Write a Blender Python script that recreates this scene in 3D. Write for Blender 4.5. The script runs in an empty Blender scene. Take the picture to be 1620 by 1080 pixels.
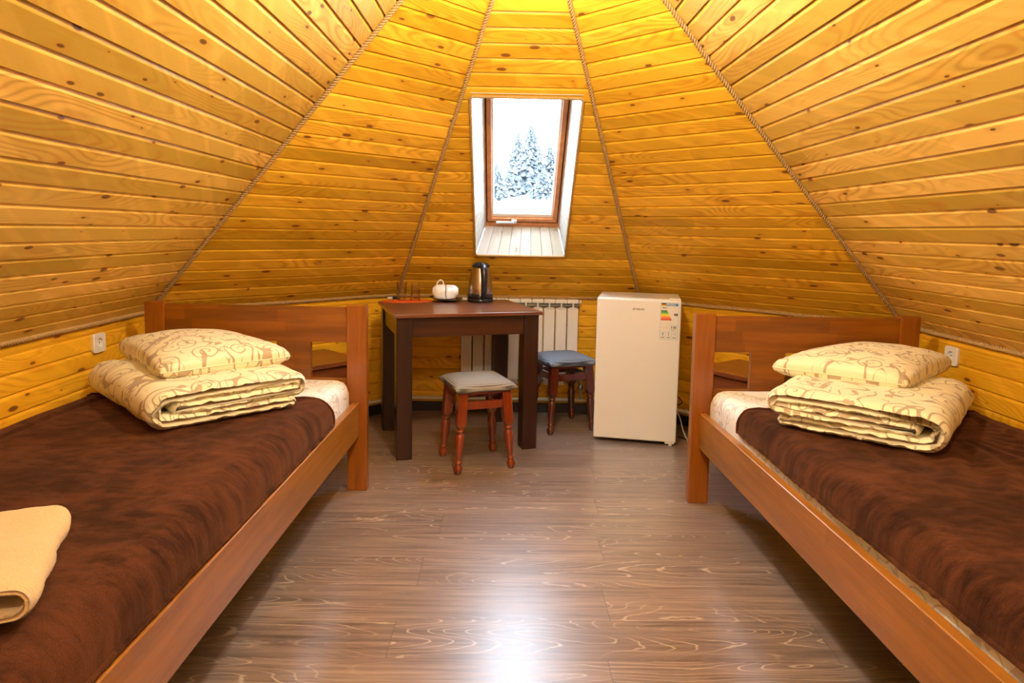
import bpy, bmesh, math, random
import numpy as np
from mathutils import Vector, Matrix, noise
random.seed(7)
R = math.radians
PI = math.pi
scene = bpy.context.scene
C = scene.collection

# ---------------------------------------------------------------- camera
H = 1.2011
F = 1056.83
PITCH, ROLL, YAW = 0.09917, 0.018486, 0.011469
cam_d = bpy.data.cameras.new('camera')
cam = bpy.data.objects.new('camera', cam_d)
C.objects.link(cam)
Xh = Vector((math.cos(YAW), -math.sin(YAW), 0))
Yh = Vector((math.sin(YAW), math.cos(YAW), 0))
Zw = Vector((0, 0, 1))
Dv = math.cos(PITCH) * Yh - math.sin(PITCH) * Zw
Zv = math.sin(PITCH) * Yh + math.cos(PITCH) * Zw
Rv = math.cos(ROLL) * Xh + math.sin(ROLL) * Zv
Uv = -math.sin(ROLL) * Xh + math.cos(ROLL) * Zv
m = Matrix((Rv, Uv, -Dv)).transposed().to_4x4()
m.translation = Vector((0, 0, H))
cam.matrix_world = m
cam_d.sensor_width = 36
cam_d.lens = F * 36 / 1620
cam_d.shift_y = -(540 - 470.59) / 1620
cam_d.clip_start = 0.02
cam_d.clip_end = 500
scene.camera = cam

# ---------------------------------------------------------------- view and world
scene.view_settings.view_transform = 'Standard'
scene.view_settings.look = 'None'
scene.view_settings.exposure = 0.0
scene.view_settings.gamma = 1.0
world = bpy.data.worlds.new('winter_sky')
scene.world = world
world.use_nodes = True
bg = world.node_tree.nodes['Background']
bg.inputs[0].default_value = (0.68, 0.83, 1.0, 1)
bg.inputs[1].default_value = 24.0

# lamp powers (the lamps themselves are built further down)
LAMP_COL = (1.0, 0.92, 0.75)
LAMPS = [  # x, y, z of lamp centre, radius, strength of the frosted disc
    (0.05, 1.85, 2.16, 0.060, 600.0),
    (0.13, 2.72, 2.30, 0.030, 170.0),
    (0.08, 0.10, 2.12, 0.075, 230.0),  # unseen fill lamp behind the camera, added to even out the light
]

# ---------------------------------------------------------------- object helpers
def put(o, parent=None):
    C.objects.link(o)
    if parent:
        o.parent = parent
    return o

def tag(o, label=None, cat=None, group=None, kind=None):
    if label: o['label'] = label
    if cat: o['category'] = cat
    if group: o['group'] = group
    if kind: o['kind'] = kind
    return o

def thing(name, label, cat, loc=(0, 0, 0), rz=0.0, group=None):
    o = bpy.data.objects.new(name, None)
    o.empty_display_size = 0.1
    o.location = loc
    o.rotation_euler = (0, 0, rz)
    C.objects.link(o)
    return tag(o, label, cat, group)

def mesh_from(name, verts, faces, mat, parent=None, smooth=False, uvs=None, mats=None, fmat=None):
    me = bpy.data.meshes.new(name)
    me.from_pydata([tuple(v) for v in verts], [], faces)
    if uvs is not None:
        l = me.uv_layers.new(name='UVMap')
        flat = np.array([uvs[i] for f in faces for i in f], dtype='f').ravel()
        l.data.foreach_set('uv', flat)
    for mm in (mats or [mat]):
        me.materials.append(mm)
    if fmat:
        me.polygons.foreach_set('material_index', fmat)
    if smooth:
        me.polygons.foreach_set('use_smooth', [True] * len(me.polygons))
    me.update()
    o = bpy.data.objects.new(name, me)
    return put(o, parent)

def bm_obj(name, bm, mat, parent=None, smooth=False, mats=None):
    me = bpy.data.meshes.new(name)
    bmesh.ops.recalc_face_normals(bm, faces=bm.faces)
    bm.to_mesh(me)
    bm.free()
    for mm in (mats or [mat]):
        me.materials.append(mm)
    if smooth:
        me.polygons.foreach_set('use_smooth', [True] * len(me.polygons))
    return put(bpy.data.objects.new(name, me), parent)

def box(bm, x0, x1, y0, y1, z0, z1, bev=0.0, seg=2, mi=0, M=None):
    vs = [bm.verts.new((x, y, z)) for z in (z0, z1) for y in (y0, y1) for x in (x0, x1)]
    fs = [bm.faces.new([vs[i] for i in q]) for q in
          ((0, 2, 3, 1), (4, 5, 7, 6), (0, 1, 5, 4), (2, 6, 7, 3), (0, 4, 6, 2), (1, 3, 7, 5))]
    for f in fs: f.material_index = mi
    allv = vs
    if bev > 0:
        es = list({e for f in fs for e in f.edges})
        r = bmesh.ops.bevel(bm, geom=es, offset=bev, segments=seg, profile=0.5, affect='EDGES')
        allv = list({v for f in r['faces'] for v in f.verts} | {v for v in vs if v.is_valid})
        for f in r['faces']: f.material_index = mi
    if M is not None:
        bmesh.ops.transform(bm, matrix=M, verts=allv)
    return allv

def boxobj(name, dims, mat, parent=None, bev=0.003, seg=2):
    bm = bmesh.new()
    box(bm, *dims, bev=bev, seg=seg)
    return bm_obj(name, bm, mat, parent)

def lathe(bm, prof, n=32, cx=0, cy=0, mi=0, axis='z'):
    rings = []
    for r, z in prof:
        ring = []
        for i in range(n):
            a = 2 * PI * i / n
            if r < 1e-6:
                if not ring:
                    ring = [bm.verts.new((cx, cy, z))] * n
                break
            ring.append(bm.verts.new((cx + r * math.cos(a), cy + r * math.sin(a), z)))
        rings.append(ring)
    fs = []
    for a, b in zip(rings[:-1], rings[1:]):
        for i in range(n):
            j = (i + 1) % n
            q = []
            for v in (a[i], a[j], b[j], b[i]):
                if v not in q: q.append(v)
            if len(q) > 2:
                try:
                    f = bm.faces.new(q); f.material_index = mi; f.smooth = True; fs.append(f)
                except ValueError:
                    pass
    return rings

def lathe_obj(name, prof, mat, parent=None, n=32, M=None):
    bm = bmesh.new()
    lathe(bm, prof, n)
    if M is not None:
        bmesh.ops.transform(bm, matrix=M, verts=bm.verts)
    o = bm_obj(name, bm, mat, parent)
    return o

def tube(bm, pts, r, n=10, cap=True, rs=None):
    pts = [Vector(p) for p in pts]
    rings = []
    up = Vector((0, 0, 1))
    prev = None
    for i, p in enumerate(pts):
        t = (pts[min(i + 1, len(pts) - 1)] - pts[max(i - 1, 0)]).normalized()
        if prev is None:
            a = t.cross(up)
            if a.length < 1e-3: a = t.cross(Vector((1, 0, 0)))
            a.normalize()
        else:
            a = (prev - t * prev.dot(t)).normalized()
        prev = a
        b = t.cross(a)
        rr = rs[i] if rs else r
        rings.append([bm.verts.new(p + (a * math.cos(2 * PI * k / n) + b * math.sin(2 * PI * k / n)) * rr) for k in range(n)])
    for a, b in zip(rings[:-1], rings[1:]):
        for k in range(n):
            f = bm.faces.new((a[k], a[(k + 1) % n], b[(k + 1) % n], b[k])); f.smooth = True
    if cap:
        bm.faces.new(rings[0]); bm.faces.new(rings[-1][::-1])

def tube_obj(name, pts, r, mat, parent=None, n=10, rs=None):
    bm = bmesh.new(); tube(bm, pts, r, n, rs=rs)
    return bm_obj(name, bm, mat, parent)

def smooth_path(pts, n=8):
    pts = [Vector(p) for p in pts]
    out = []
    P = [pts[0]] + pts + [pts[-1]]
    for i in range(1, len(P) - 2):
        a, b, c, d = P[i - 1], P[i], P[i + 1], P[i + 2]
        for k in range(n):
            t = k / n
            out.append(0.5 * ((2 * b) + (c - a) * t + (2 * a - 5 * b + 4 * c - d) * t * t + (3 * b - a - 3 * c + d) * t ** 3))
    out.append(pts[-1])
    return out

def N3(x, y, z=0.0):
    return noise.noise(Vector((x, y, z)))

# ---------------------------------------------------------------- node helpers
class NT:
    def __init__(s, name):
        s.m = bpy.data.materials.new(name); s.m.use_nodes = True
        s.t = s.m.node_tree; s.t.nodes.clear()
        s.out = s.t.nodes.new('ShaderNodeOutputMaterial')
    def n(s, typ, **kw):
        nd = s.t.nodes.new(typ)
        for k, v in kw.items(): setattr(nd, k, v)
        return nd
    def l(s, a, b): s.t.links.new(a, b)
    def val(s, sock, v):
        if isinstance(v, bpy.types.NodeSocket): s.l(v, sock)
        elif v is not None: sock.default_value = v
    def math(s, op, a, b=None, c=None, clamp=False):
        nd = s.n('ShaderNodeMath', operation=op); nd.use_clamp = clamp
        s.val(nd.inputs[0], a)
        if b is not None: s.val(nd.inputs[1], b)
        if c is not None: s.val(nd.inputs[2], c)
        return nd.outputs[0]
    def vmath(s, op, a, b=None):
        nd = s.n('ShaderNodeVectorMath', operation=op)
        s.val(nd.inputs[0], a)
        if b is not None: s.val(nd.inputs[1], b)
        return nd.outputs['Value'] if op in ('LENGTH', 'DISTANCE', 'DOT_PRODUCT') else nd.outputs[0]
    def sep(s, v):
        nd = s.n('ShaderNodeSeparateXYZ'); s.l(v, nd.inputs[0]); return nd.outputs
    def comb(s, x=0.0, y=0.0, z=0.0):
        nd = s.n('ShaderNodeCombineXYZ')
        for i, v in enumerate((x, y, z)): s.val(nd.inputs[i], v)
        return nd.outputs[0]
    def noise(s, v, scale=5, detail=3, rough=0.5, dist=0.0, dim='3D'):
        nd = s.n('ShaderNodeTexNoise', noise_dimensions=dim)
        s.l(v, nd.inputs['Vector']); nd.inputs['Scale'].default_value = scale
        nd.inputs['Detail'].default_value = detail; nd.inputs['Roughness'].default_value = rough
        nd.inputs['Distortion'].default_value = dist
        return nd.outputs[0]
    def white(s, v, dim='3D'):
        nd = s.n('ShaderNodeTexWhiteNoise', noise_dimensions=dim)
        s.l(v, nd.inputs['Vector' if dim != '1D' else 'W']); return nd.outputs[0]
    def ramp(s, f, stops, interp='LINEAR'):
        nd = s.n('ShaderNodeValToRGB'); cr = nd.color_ramp; cr.interpolation = interp
        while len(cr.elements) > 1: cr.elements.remove(cr.elements[-1])
        cr.elements[0].position = stops[0][0]; c = stops[0][1]
        cr.elements[0].color = (*c, 1) if len(c) == 3 else c
        for p, c in stops[1:]:
            e = cr.elements.new(p); e.color = (*c, 1) if len(c) == 3 else c
        s.l(f, nd.inputs[0]); return nd.outputs[0]
    def mix(s, f, a, b, mode='MIX'):
        nd = s.n('ShaderNodeMix', data_type='RGBA', blend_type=mode)
        s.val(nd.inputs[0], f)
        for i, v in ((6, a), (7, b)):
            if isinstance(v, bpy.types.NodeSocket): s.l(v, nd.inputs[i])
            else: nd.inputs[i].default_value = (*v, 1) if len(v) == 3 else v
        return nd.outputs[2]
    def smooth(s, v, lo, hi):
        nd = s.n('ShaderNodeMapRange', interpolation_type='SMOOTHSTEP')
        s.l(v, nd.inputs[0]); nd.inputs[1].default_value = lo; nd.inputs[2].default_value = hi
        return nd.outputs[0]
    def bump(s, h, strength=0.3, dist=0.002):
        nd = s.n('ShaderNodeBump'); s.l(h, nd.inputs['Height'])
        nd.inputs['Strength'].default_value = strength; nd.inputs['Distance'].default_value = dist
        return nd.outputs[0]
    def bsdf(s, color, rough=0.5, metal=0.0, normal=None, coat=0.0, coat_r=0.1, sheen=0.0, spec=0.5, **kw):
        p = s.n('ShaderNodeBsdfPrincipled')
        if isinstance(color, bpy.types.NodeSocket): s.l(color, p.inputs['Base Color'])
        else: p.inputs['Base Color'].default_value = (*color, 1)
        s.val(p.inputs['Roughness'], rough); p.inputs['Metallic'].default_value = metal
        p.inputs['Coat Weight'].default_value = coat; p.inputs['Coat Roughness'].default_value = coat_r
        p.inputs['Sheen Weight'].default_value = sheen
        p.inputs['Specular IOR Level'].default_value = spec
        if normal is not None: s.l(normal, p.inputs['Normal'])
        for k, v in kw.items(): p.inputs[k].default_value = v
        s.l(p.outputs[0], s.out.inputs[0])
        return p

def plain(name, col, rough=0.5, metal=0.0, coat=0.0, spec=0.5, var=0.06, scale=30):
    t = NT(name)
    tc = t.n('ShaderNodeTexCoord').outputs['Object']
    f = t.noise(tc, scale, 3)
    c = t.mix(f, tuple(x * (1 - var) for x in col), tuple(min(1, x * (1 + var)) for x in col))
    t.bsdf(c, rough, metal, coat=coat, spec=spec)
    return t.m

# pine cladding: U = metres along the board, V = board number plus fraction
def pine(name, c_lo, c_mid, c_hi, knot=(0.16, 0.055, 0.012), rough=0.34, seed=0.0, contrast=1.0, coat=0.03, knots=True):
    t = NT(name)
    uv = t.sep(t.n('ShaderNodeUVMap').outputs[0])
    u, v = uv[0], uv[1]
    bi = t.math('FLOOR', v)
    vf = t.math('FRACT', v)
    r1 = t.white(t.comb(bi, seed, 1.0))
    r2 = t.white(t.comb(bi, seed, 7.0))
    # finger-jointed pieces along a board
    seg = t.math('FLOOR', t.math('ADD', t.math('DIVIDE', u, 0.62), t.math('MULTIPLY', r2, 9.0)))
    r3 = t.white(t.comb(seg, bi, seed + 3.0))
    off = t.math('MULTIPLY', t.math('ADD', r1, t.math('MULTIPLY', bi, 0.731)), 17.0)
    # growth rings
    co = t.comb(t.math('MULTIPLY', u, 1.5), t.math('ADD', t.math('MULTIPLY', vf, 0.50), off), seed)
    h = t.noise(co, 1.0, 1, 0.4, 0.15)
    fine = t.noise(t.comb(t.math('MULTIPLY', u, 3.0), t.math('ADD', t.math('MULTIPLY', vf, 26.0), off), seed), 1.6, 3)
    ring = t.math('SINE', t.math('MULTIPLY', h, 135.0))
    ring = t.math('MULTIPLY_ADD', ring, 0.5, 0.5)
    ring = t.math('POWER', ring, 2.2)
    # knots: one Voronoi cell per stretch of board
    kc = t.comb(t.math('ADD', t.math('MULTIPLY', u, 5.2), t.math('MULTIPLY', r1, 31.0)), t.math('ADD', t.math('MULTIPLY', v, 1.0), seed * 3.1), 0.0)
    vo = t.n('ShaderNodeTexVoronoi', voronoi_dimensions='2D', feature='F1')
    t.l(kc, vo.inputs['Vector']); vo.inputs['Scale'].default_value = 1.0; vo.inputs['Randomness'].default_value = 0.95
    d = vo.outputs['Distance']
    kr = t.white(t.vmath('ADD', vo.outputs['Position'], (3.3, 1.7, seed)))
    size = t.math('MULTIPLY', t.math('MAXIMUM', t.math('SUBTRACT', kr, 0.55), 0.0), 0.36)
    core = t.math('SUBTRACT', 1.0, t.math('DIVIDE', d, t.math('ADD', size, 0.0001)), clamp=True)
    core = t.smooth(core, 0.0, 0.45)
    halo = t.math('SUBTRACT', 1.0, t.math('DIVIDE', d, t.math('ADD', t.math('MULTIPLY', size, 3.6), 0.0001)), clamp=True)
    base = t.mix(fine, c_lo, c_hi)
    base = t.mix(0.30, base, c_mid)
    tone = t.math('MULTIPLY_ADD', r1, 0.40 * contrast, 1.0 - 0.27 * contrast)
    tone = t.math('MULTIPLY', tone, t.math('MULTIPLY_ADD', r3, 0.20 * contrast, 0.92))
    base = t.mix(1.0, base, t.comb(tone, tone, t.math('MULTIPLY', tone, tone)), 'MULTIPLY')
    base = t.mix(t.math('MULTIPLY', t.math('MULTIPLY', ring, t.smooth(t.noise(co, 0.8, 1), 0.38, 0.62)), 0.55 * contrast), base, tuple(x * f for x, f in zip(c_lo, (0.70, 0.50, 0.35))))
    if knots:
        base = t.mix(t.math('MULTIPLY', halo, 0.45), base, tuple(x * f for x, f in zip(c_lo, (0.82, 0.62, 0.4))))
        base = t.mix(t.math('MULTIPLY', core, 0.9), base, knot)
    # short cross-grain shimmer, put into the colour as lighter bands
    shim = t.noise(t.comb(t.math('MULTIPLY_ADD', u, 9.0, t.math('MULTIPLY', vf, 1.2)), t.math('MULTIPLY', bi, 3.7), seed), 1.0, 2, 0.5)
    sh = t.math('MULTIPLY_ADD', t.smooth(shim, 0.48, 0.66), 0.15 * contrast, 0.95)
    base = t.mix(1.0, base, t.comb(sh, sh, t.math('MULTIPLY', sh, sh)), 'MULTIPLY')
    nrm = t.bump(fine, 0.12, 0.001)
    t.bsdf(base, rough + 0.08, normal=nrm, coat=coat, coat_r=0.30, spec=0.20)
    return t.m

# stained furniture wood, grain along a local axis
def stained(name, dark, light, axis='x', rough=0.3, coat=0.3, blocks=0.0, scale=1.0):
    t = NT(name)
    oc = t.n('ShaderNodeTexCoord').outputs['Object']
    s = t.sep(oc)
    order = {'x': (0, 1, 2), 'y': (1, 0, 2), 'z': (2, 0, 1)}[axis]
    a, b, c = (s[i] for i in order)
    v = t.comb(t.math('MULTIPLY', a, 1.6 * scale), t.math('MULTIPLY', b, 22.0 * scale), t.math('MULTIPLY', c, 22.0 * scale))
    f = t.noise(v, 1.0, 4, 0.55, 0.4)
    g = t.noise(v, 4.0, 3, 0.6)
    f = t.math('MULTIPLY_ADD', g, 0.35, t.math('MULTIPLY', f, 0.75))
    col = t.mix(t.smooth(f, 0.35, 0.75), dark, light)
    if blocks > 0:  # glued-up staves
        row = t.math('FLOOR', t.math('DIVIDE', c, 0.052))
        ro = t.white(t.comb(row, 4.0, 1.0))
        st = t.math('FLOOR', t.math('ADD', t.math('DIVIDE', a, 0.42), t.math('MULTIPLY', ro, 5.0)))
        w = t.white(t.comb(st, row, 2.0))
        w = t.math('MULTIPLY_ADD', w, blocks, 1.0 - blocks * 0.6)
        col = t.mix(1.0, col, t.comb(w, w, w), 'MULTIPLY')
    t.bsdf(col, rough, normal=t.bump(g, 0.06, 0.001), coat=coat, coat_r=0.15)
    return t.m

# cream cloth with brown scroll pattern, UV in metres
def damask(name, base_c, pat_c, rough=0.55, sheen=0.15, strength=0.85):
    t = NT(name)
    uv = t.n('ShaderNodeUVMap').outputs[0]
    wob = t.n('ShaderNodeTexNoise'); t.l(uv, wob.inputs['Vector']); wob.inputs['Scale'].default_value = 14
    wv = t.vmath('SCALE', t.vmath('SUBTRACT', wob.outputs[1], (0.5, 0.5, 0.5)))
    wv.node.inputs['Scale'].default_value = 0.018
    uvd = t.vmath('ADD', uv, wv)
    masks = []
    for scale, off, pitch, lw, rmax in ((8.0, (0, 0, 0), 0.22, 0.15, 0.50), (8.0, (4.31, 2.77, 0), 0.24, 0.15, 0.40)):
        p = t.vmath('ADD', uvd, off)
        ps = t.vmath('SCALE', p); ps.node.inputs['Scale'].default_value = scale
        vo = t.n('ShaderNodeTexVoronoi', voronoi_dimensions='2D', feature='F1')
        t.l(ps, vo.inputs['Vector']); vo.inputs['Scale'].default_value = 1.0; vo.inputs['Randomness'].default_value = 0.62
        dd = t.vmath('SUBTRACT', ps, vo.outputs['Position'])
        q = t.sep(dd)
        r = t.vmath('LENGTH', t.comb(q[0], q[1], 0.0))
        rnd = t.white(vo.outputs['Position'])
        sg = t.math('SUBTRACT', t.math('MULTIPLY', t.math('GREATER_THAN', rnd, 0.5), 2.0), 1.0)
        th = t.math('ADD', t.math('MULTIPLY', t.math('DIVIDE', t.math('ARCTAN2', q[1], q[0]), 2 * PI), sg), t.math('MULTIPLY', rnd, 7.0))
        ph = t.math('FRACT', t.math('ADD', t.math('DIVIDE', r, pitch), th))
        dist = t.math('ABSOLUTE', t.math('SUBTRACT', ph, 0.5))
        w = t.math('MULTIPLY_ADD', r, lw * 0.5, lw * 0.55)
        on = t.math('LESS_THAN', dist, w)
        # one long arm only: keep the spiral inside its cell
        on = t.math('MULTIPLY', on, t.math('LESS_THAN', r, t.math('MULTIPLY_ADD', rnd, 0.12, rmax - 0.10)))
        on = t.math('MULTIPLY', on, t.math('GREATER_THAN', rnd, 0.22))
        masks.append(on)
    n1 = t.noise(uvd, 7.5, 1, 0.4, 0.6)
    wd = t.noise(uvd, 19.0, 0)
    vine = t.math('LESS_THAN', t.math('ABSOLUTE', t.math('SUBTRACT', n1, 0.5)), t.math('MULTIPLY', t.math('SUBTRACT', wd, 0.26), 0.075))
    n2 = t.noise(t.vmath('ADD', uvd, (9.1, 3.3, 0)), 11.0, 1, 0.4, 0.9)
    leaf = t.math('LESS_THAN', t.math('ABSOLUTE', t.math('SUBTRACT', n2, 0.57)), t.math('MULTIPLY', t.math('SUBTRACT', wd, 0.48), 0.13))
    mk = t.math('MAXIMUM', t.math('MAXIMUM', masks[0], vine), t.math('MAXIMUM', leaf, t.math('MULTIPLY', masks[1], 0.0)))
    # woven hatching inside the motif
    s = t.sep(uv)
    hatch = t.math('MULTIPLY_ADD', t.math('SINE', t.math('MULTIPLY', t.math('ADD', s[0], s[1]), 1900.0)), 0.12, 0.88)
    col = t.mix(t.math('MULTIPLY', t.math('MULTIPLY', mk, hatch), strength), base_c, pat_c)
    fine = t.noise(uv, 260, 2)
    fold = t.noise(uv, 16, 3, 0.55, 0.5)
    nrm = t.bump(t.math('ADD', fold, t.math('MULTIPLY', fine, 0.12)), 0.35, 0.006)
    t.bsdf(col, rough, normal=nrm, sheen=sheen)
    return t.m

def plush(name, dark, light, scale=4.2):
    t = NT(name)
    oc = t.n('ShaderNodeTexCoord').outputs['Object']
    big = t.noise(oc, scale, 7, 0.70, 0.35)
    s = t.sep(oc)
    streak = t.noise(t.comb(t.math('MULTIPLY', s[0], 7.0), t.math('MULTIPLY', s[1], 16.0), s[2]), 1.6, 4, 0.7, 0.4)
    f = t.math('MULTIPLY_ADD', streak, 0.45, t.math('MULTIPLY', big, 0.6))
    fine = t.noise(oc, 420, 2, 0.7)
    col = t.mix(t.smooth(f, 0.40, 0.66), dark, light)
    col = t.mix(1.0, col, t.ramp(fine, [(0.25, (0.55, 0.55, 0.55)), (0.75, (1.35, 1.35, 1.35))]), 'MULTIPLY')
    nrm = t.bump(t.math('ADD', t.math('MULTIPLY', fine, 0.5), t.math('MULTIPLY', f, 1.5)), 0.7, 0.004)
    t.bsdf(col, 0.9, normal=nrm, sheen=0.22, spec=0.1, **{'Sheen Roughness': 0.45, 'Sheen Tint': (0.70, 0.30, 0.16, 1)})
    return t.m

# ---------------------------------------------------------------- materials
M = {}
M['pine'] = pine('pine_cladding', (0.68, 0.325, 0.014), (0.83, 0.450, 0.026), (0.91, 0.55, 0.050), seed=0.0)
M['pine_lit'] = pine('pine_cladding_lit', (0.74, 0.425, 0.062), (0.86, 0.54, 0.10), (0.93, 0.64, 0.15), seed=5.0)  # paler copy of pine: brighter light on the side slopes put into colour
M['pine_wall'] = pine('pine_wall_boards', (0.74, 0.345, 0.010), (0.86, 0.450, 0.018), (0.92, 0.55, 0.035), seed=11.0, contrast=0.8)
M['lining'] = pine('white_washed_boards', (0.40, 0.35, 0.32), (0.44, 0.40, 0.38), (0.48, 0.45, 0.43), knot=(0.2, 0.15, 0.13), seed=21.0, contrast=0.3, coat=0.0)
M['bed_x'] = stained('bed_wood_cross', (0.165, 0.046, 0.002), (0.27, 0.086, 0.004), 'x', 0.36, 0.10, blocks=0.30)
M['bed_y'] = stained('bed_wood_long', (0.23, 0.085, 0.010), (0.36, 0.140, 0.018), 'y', 0.32, 0.25, blocks=0.22)
M['bed_z'] = stained('bed_wood_upright', (0.21, 0.055, 0.003), (0.32, 0.095, 0.006), 'z', 0.30, 0.3)
M['table_top'] = stained('table_top_wood', (0.085, 0.024, 0.012), (0.18, 0.058, 0.026), 'x', 0.28, 0.3)
M['table_dark'] = stained('table_frame_wood', (0.012, 0.004, 0.003), (0.038, 0.010, 0.004), 'z', 0.32, 0.08)
M['table_dark_x'] = stained('table_apron_wood', (0.020, 0.006, 0.004), (0.060, 0.017, 0.006), 'x', 0.32, 0.08)
M['stool'] = stained('stool_cherry_varnish', (0.15, 0.022, 0.006), (0.24, 0.042, 0.010), 'z', 0.12, 0.8)
M['stool_dark'] = stained('stool_dark_varnish', (0.060, 0.012, 0.007), (0.115, 0.022, 0.010), 'z', 0.12, 0.8)
M['sash'] = stained('window_sash_wood', (0.42, 0.15, 0.045), (0.56, 0.23, 0.08), 'z', 0.35, 0.2)
M['nightstand'] = stained('nightstand_wood', (0.12, 0.030, 0.010), (0.20, 0.058, 0.018), 'x', 0.3, 0.3)
M['gap_shade'] = plain('dark_skirting', (0.012, 0.010, 0.010), 0.5)  # near-black colour for the shaded gap below the wall boards
M['fridge'] = plain('fridge_enamel', (0.76, 0.76, 0.74), 0.32, coat=0.3, var=0.015, scale=400)
M['seal'] = plain('fridge_seal', (0.35, 0.34, 0.33), 0.6)
M['white_plastic'] = plain('white_plastic', (0.78, 0.76, 0.72), 0.3, var=0.02)
M['radiator'] = plain('radiator_enamel', (0.72, 0.70, 0.66), 0.35, coat=0.2, var=0.02)
M['radiator_shade'] = plain('radiator_core_shaded', (0.30, 0.29, 0.27), 0.5)  # greyed enamel: shade behind the fins put into the tube colour
M['pipe'] = plain('painted_pipe', (0.55, 0.50, 0.36), 0.4)
M['black'] = plain('black_plastic', (0.012, 0.012, 0.014), 0.22)
M['navy'] = plain('dark_blue_plastic', (0.02, 0.03, 0.06), 0.3)
M['steel'] = plain('brushed_steel', (0.52, 0.48, 0.44), 0.27, metal=1.0, scale=90)
M['chrome'] = plain('handle_metal', (0.62, 0.63, 0.65), 0.3, metal=1.0)
M['porcelain'] = plain('white_porcelain', (0.86, 0.85, 0.84), 0.12, coat=0.4, var=0.01)
M['saucer_dark'] = plain('black_glazed_saucer', (0.018, 0.013, 0.012), 0.12, coat=0.4)
M['orange'] = plain('orange_mat', (0.82, 0.12, 0.012), 0.6)
M['cable_white'] = plain('white_cable', (0.6, 0.58, 0.54), 0.4)
M['ink'] = plain('print_black', (0.02, 0.02, 0.02), 0.4)
M['towel'] = None
M['duvet'] = damask('bedding_cream_scroll', (0.80, 0.735, 0.50), (0.29, 0.19, 0.11))
M['sheet'] = damask('sheet_scroll_daylit', (0.82, 0.80, 0.75), (0.42, 0.35, 0.31), strength=0.7)  # duvet cloth made whiter, with the cool window light painted in
M['blanket'] = plush('brown_plush', (0.013, 0.0036, 0.0013), (0.085, 0.0275, 0.0105))
for nm, col in dict(lab_paper=(0.74, 0.72, 0.68), lab_blue=(0.02, 0.22, 0.55), lab_sky=(0.25, 0.52, 0.66), g1=(0.0, 0.20, 0.03), g2=(0.05, 0.38, 0.03),
                    g3=(0.40, 0.62, 0.02), y1=(0.85, 0.68, 0.0), o1=(0.85, 0.32, 0.01), o2=(0.75, 0.12, 0.01), r1=(0.62, 0.02, 0.01),
                    gold=(0.75, 0.42, 0.03)).items():
    M[nm] = plain('print_' + nm, col, 0.45, var=0.01)

def mk_towel():
    t = NT('beige_terry')
    oc = t.n('ShaderNodeTexCoord').outputs['Object']
    f = t.noise(oc, 230, 3, 0.7); g = t.noise(oc, 12, 3)
    c = t.mix(f, (0.50, 0.32, 0.14), (0.80, 0.60, 0.34))
    c = t.mix(t.math('MULTIPLY', g, 0.4), c, (0.62, 0.44, 0.22))
    t.bsdf(c, 0.95, normal=t.bump(f, 0.9, 0.004), sheen=0.3, spec=0.1)
    return t.m
M['towel'] = mk_towel()

def mk_rope():
    t = NT('jute_rope')
    oc = t.n('ShaderNodeTexCoord').outputs['Object']
    f = t.noise(oc, 160, 3, 0.7)
    t.bsdf(t.mix(f, (0.27, 0.155, 0.055), (0.60, 0.40, 0.17)), 0.85, normal=t.bump(f, 0.6, 0.002), spec=0.2)
    return t.m
M['rope'] = mk_rope()

def mk_weave():
    t = NT('grey_beige_weave')
    oc = t.n('ShaderNodeTexCoord').outputs['Object']
    s = t.sep(oc)
    a = t.math('SINE', t.math('MULTIPLY', t.math('ADD', s[0], s[1]), 430.0))
    b = t.math('SINE', t.math('MULTIPLY', t.math('SUBTRACT', s[0], s[1]), 430.0))
    w = t.math('MULTIPLY_ADD', t.math('MULTIPLY', a, b), 0.5, 0.5)
    n = t.noise(oc, 60, 2)
    c = t.mix(t.smooth(w, 0.3, 0.7), (0.022, 0.022, 0.027), (0.38, 0.36, 0.33))
    c = t.mix(t.math('MULTIPLY', n, 0.3), c, (0.3, 0.29, 0.3))
    t.bsdf(c, 0.8, normal=t.bump(w, 0.6, 0.002), spec=0.3)
    return t.m
M['weave'] = mk_weave()

def mk_weave_blue():
    t = NT('blue_grey_weave')
    oc = t.n('ShaderNodeTexCoord').outputs['Object']
    s = t.sep(oc)
    a = t.math('SINE', t.math('MULTIPLY', t.math('ADD', s[0], s[1]), 430.0))
    b = t.math('SINE', t.math('MULTIPLY', t.math('SUBTRACT', s[0], s[1]), 430.0))
    w = t.math('MULTIPLY_ADD', t.math('MULTIPLY', a, b), 0.5, 0.5)
    c = t.mix(t.smooth(w, 0.3, 0.7), (0.015, 0.020, 0.040), (0.26, 0.31, 0.40))
    t.bsdf(c, 0.8, normal=t.bump(w, 0.6, 0.002), spec=0.3)
    return t.m
M['weave_blue'] = mk_weave_blue()

def mk_glass(name, tint=(1, 1, 1), edge=0.12):
    t = NT(name)
    tr = t.n('ShaderNodeBsdfTransparent'); tr.inputs[0].default_value = (*tint, 1)
    gl = t.n('ShaderNodeBsdfGlossy'); gl.inputs['Roughness'].default_value = 0.02
    lw = t.n('ShaderNodeLayerWeight'); lw.inputs[0].default_value = 0.5
    fc = t.math('MULTIPLY_ADD', t.math('POWER', lw.outputs['Facing'], 3.0), edge * 4, 0.04, clamp=True)
    mx = t.n('ShaderNodeMixShader')
    t.l(fc, mx.inputs[0]); t.l(tr.outputs[0], mx.inputs[1]); t.l(gl.outputs[0], mx.inputs[2])
    t.l(mx.outputs[0], t.out.inputs[0])
    return t.m
M['pane'] = mk_glass('window_glass', (0.98, 0.99, 1.0))
M['tumbler'] = mk_glass('tumbler_glass', (0.97, 0.97, 0.96), 0.34)

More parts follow.
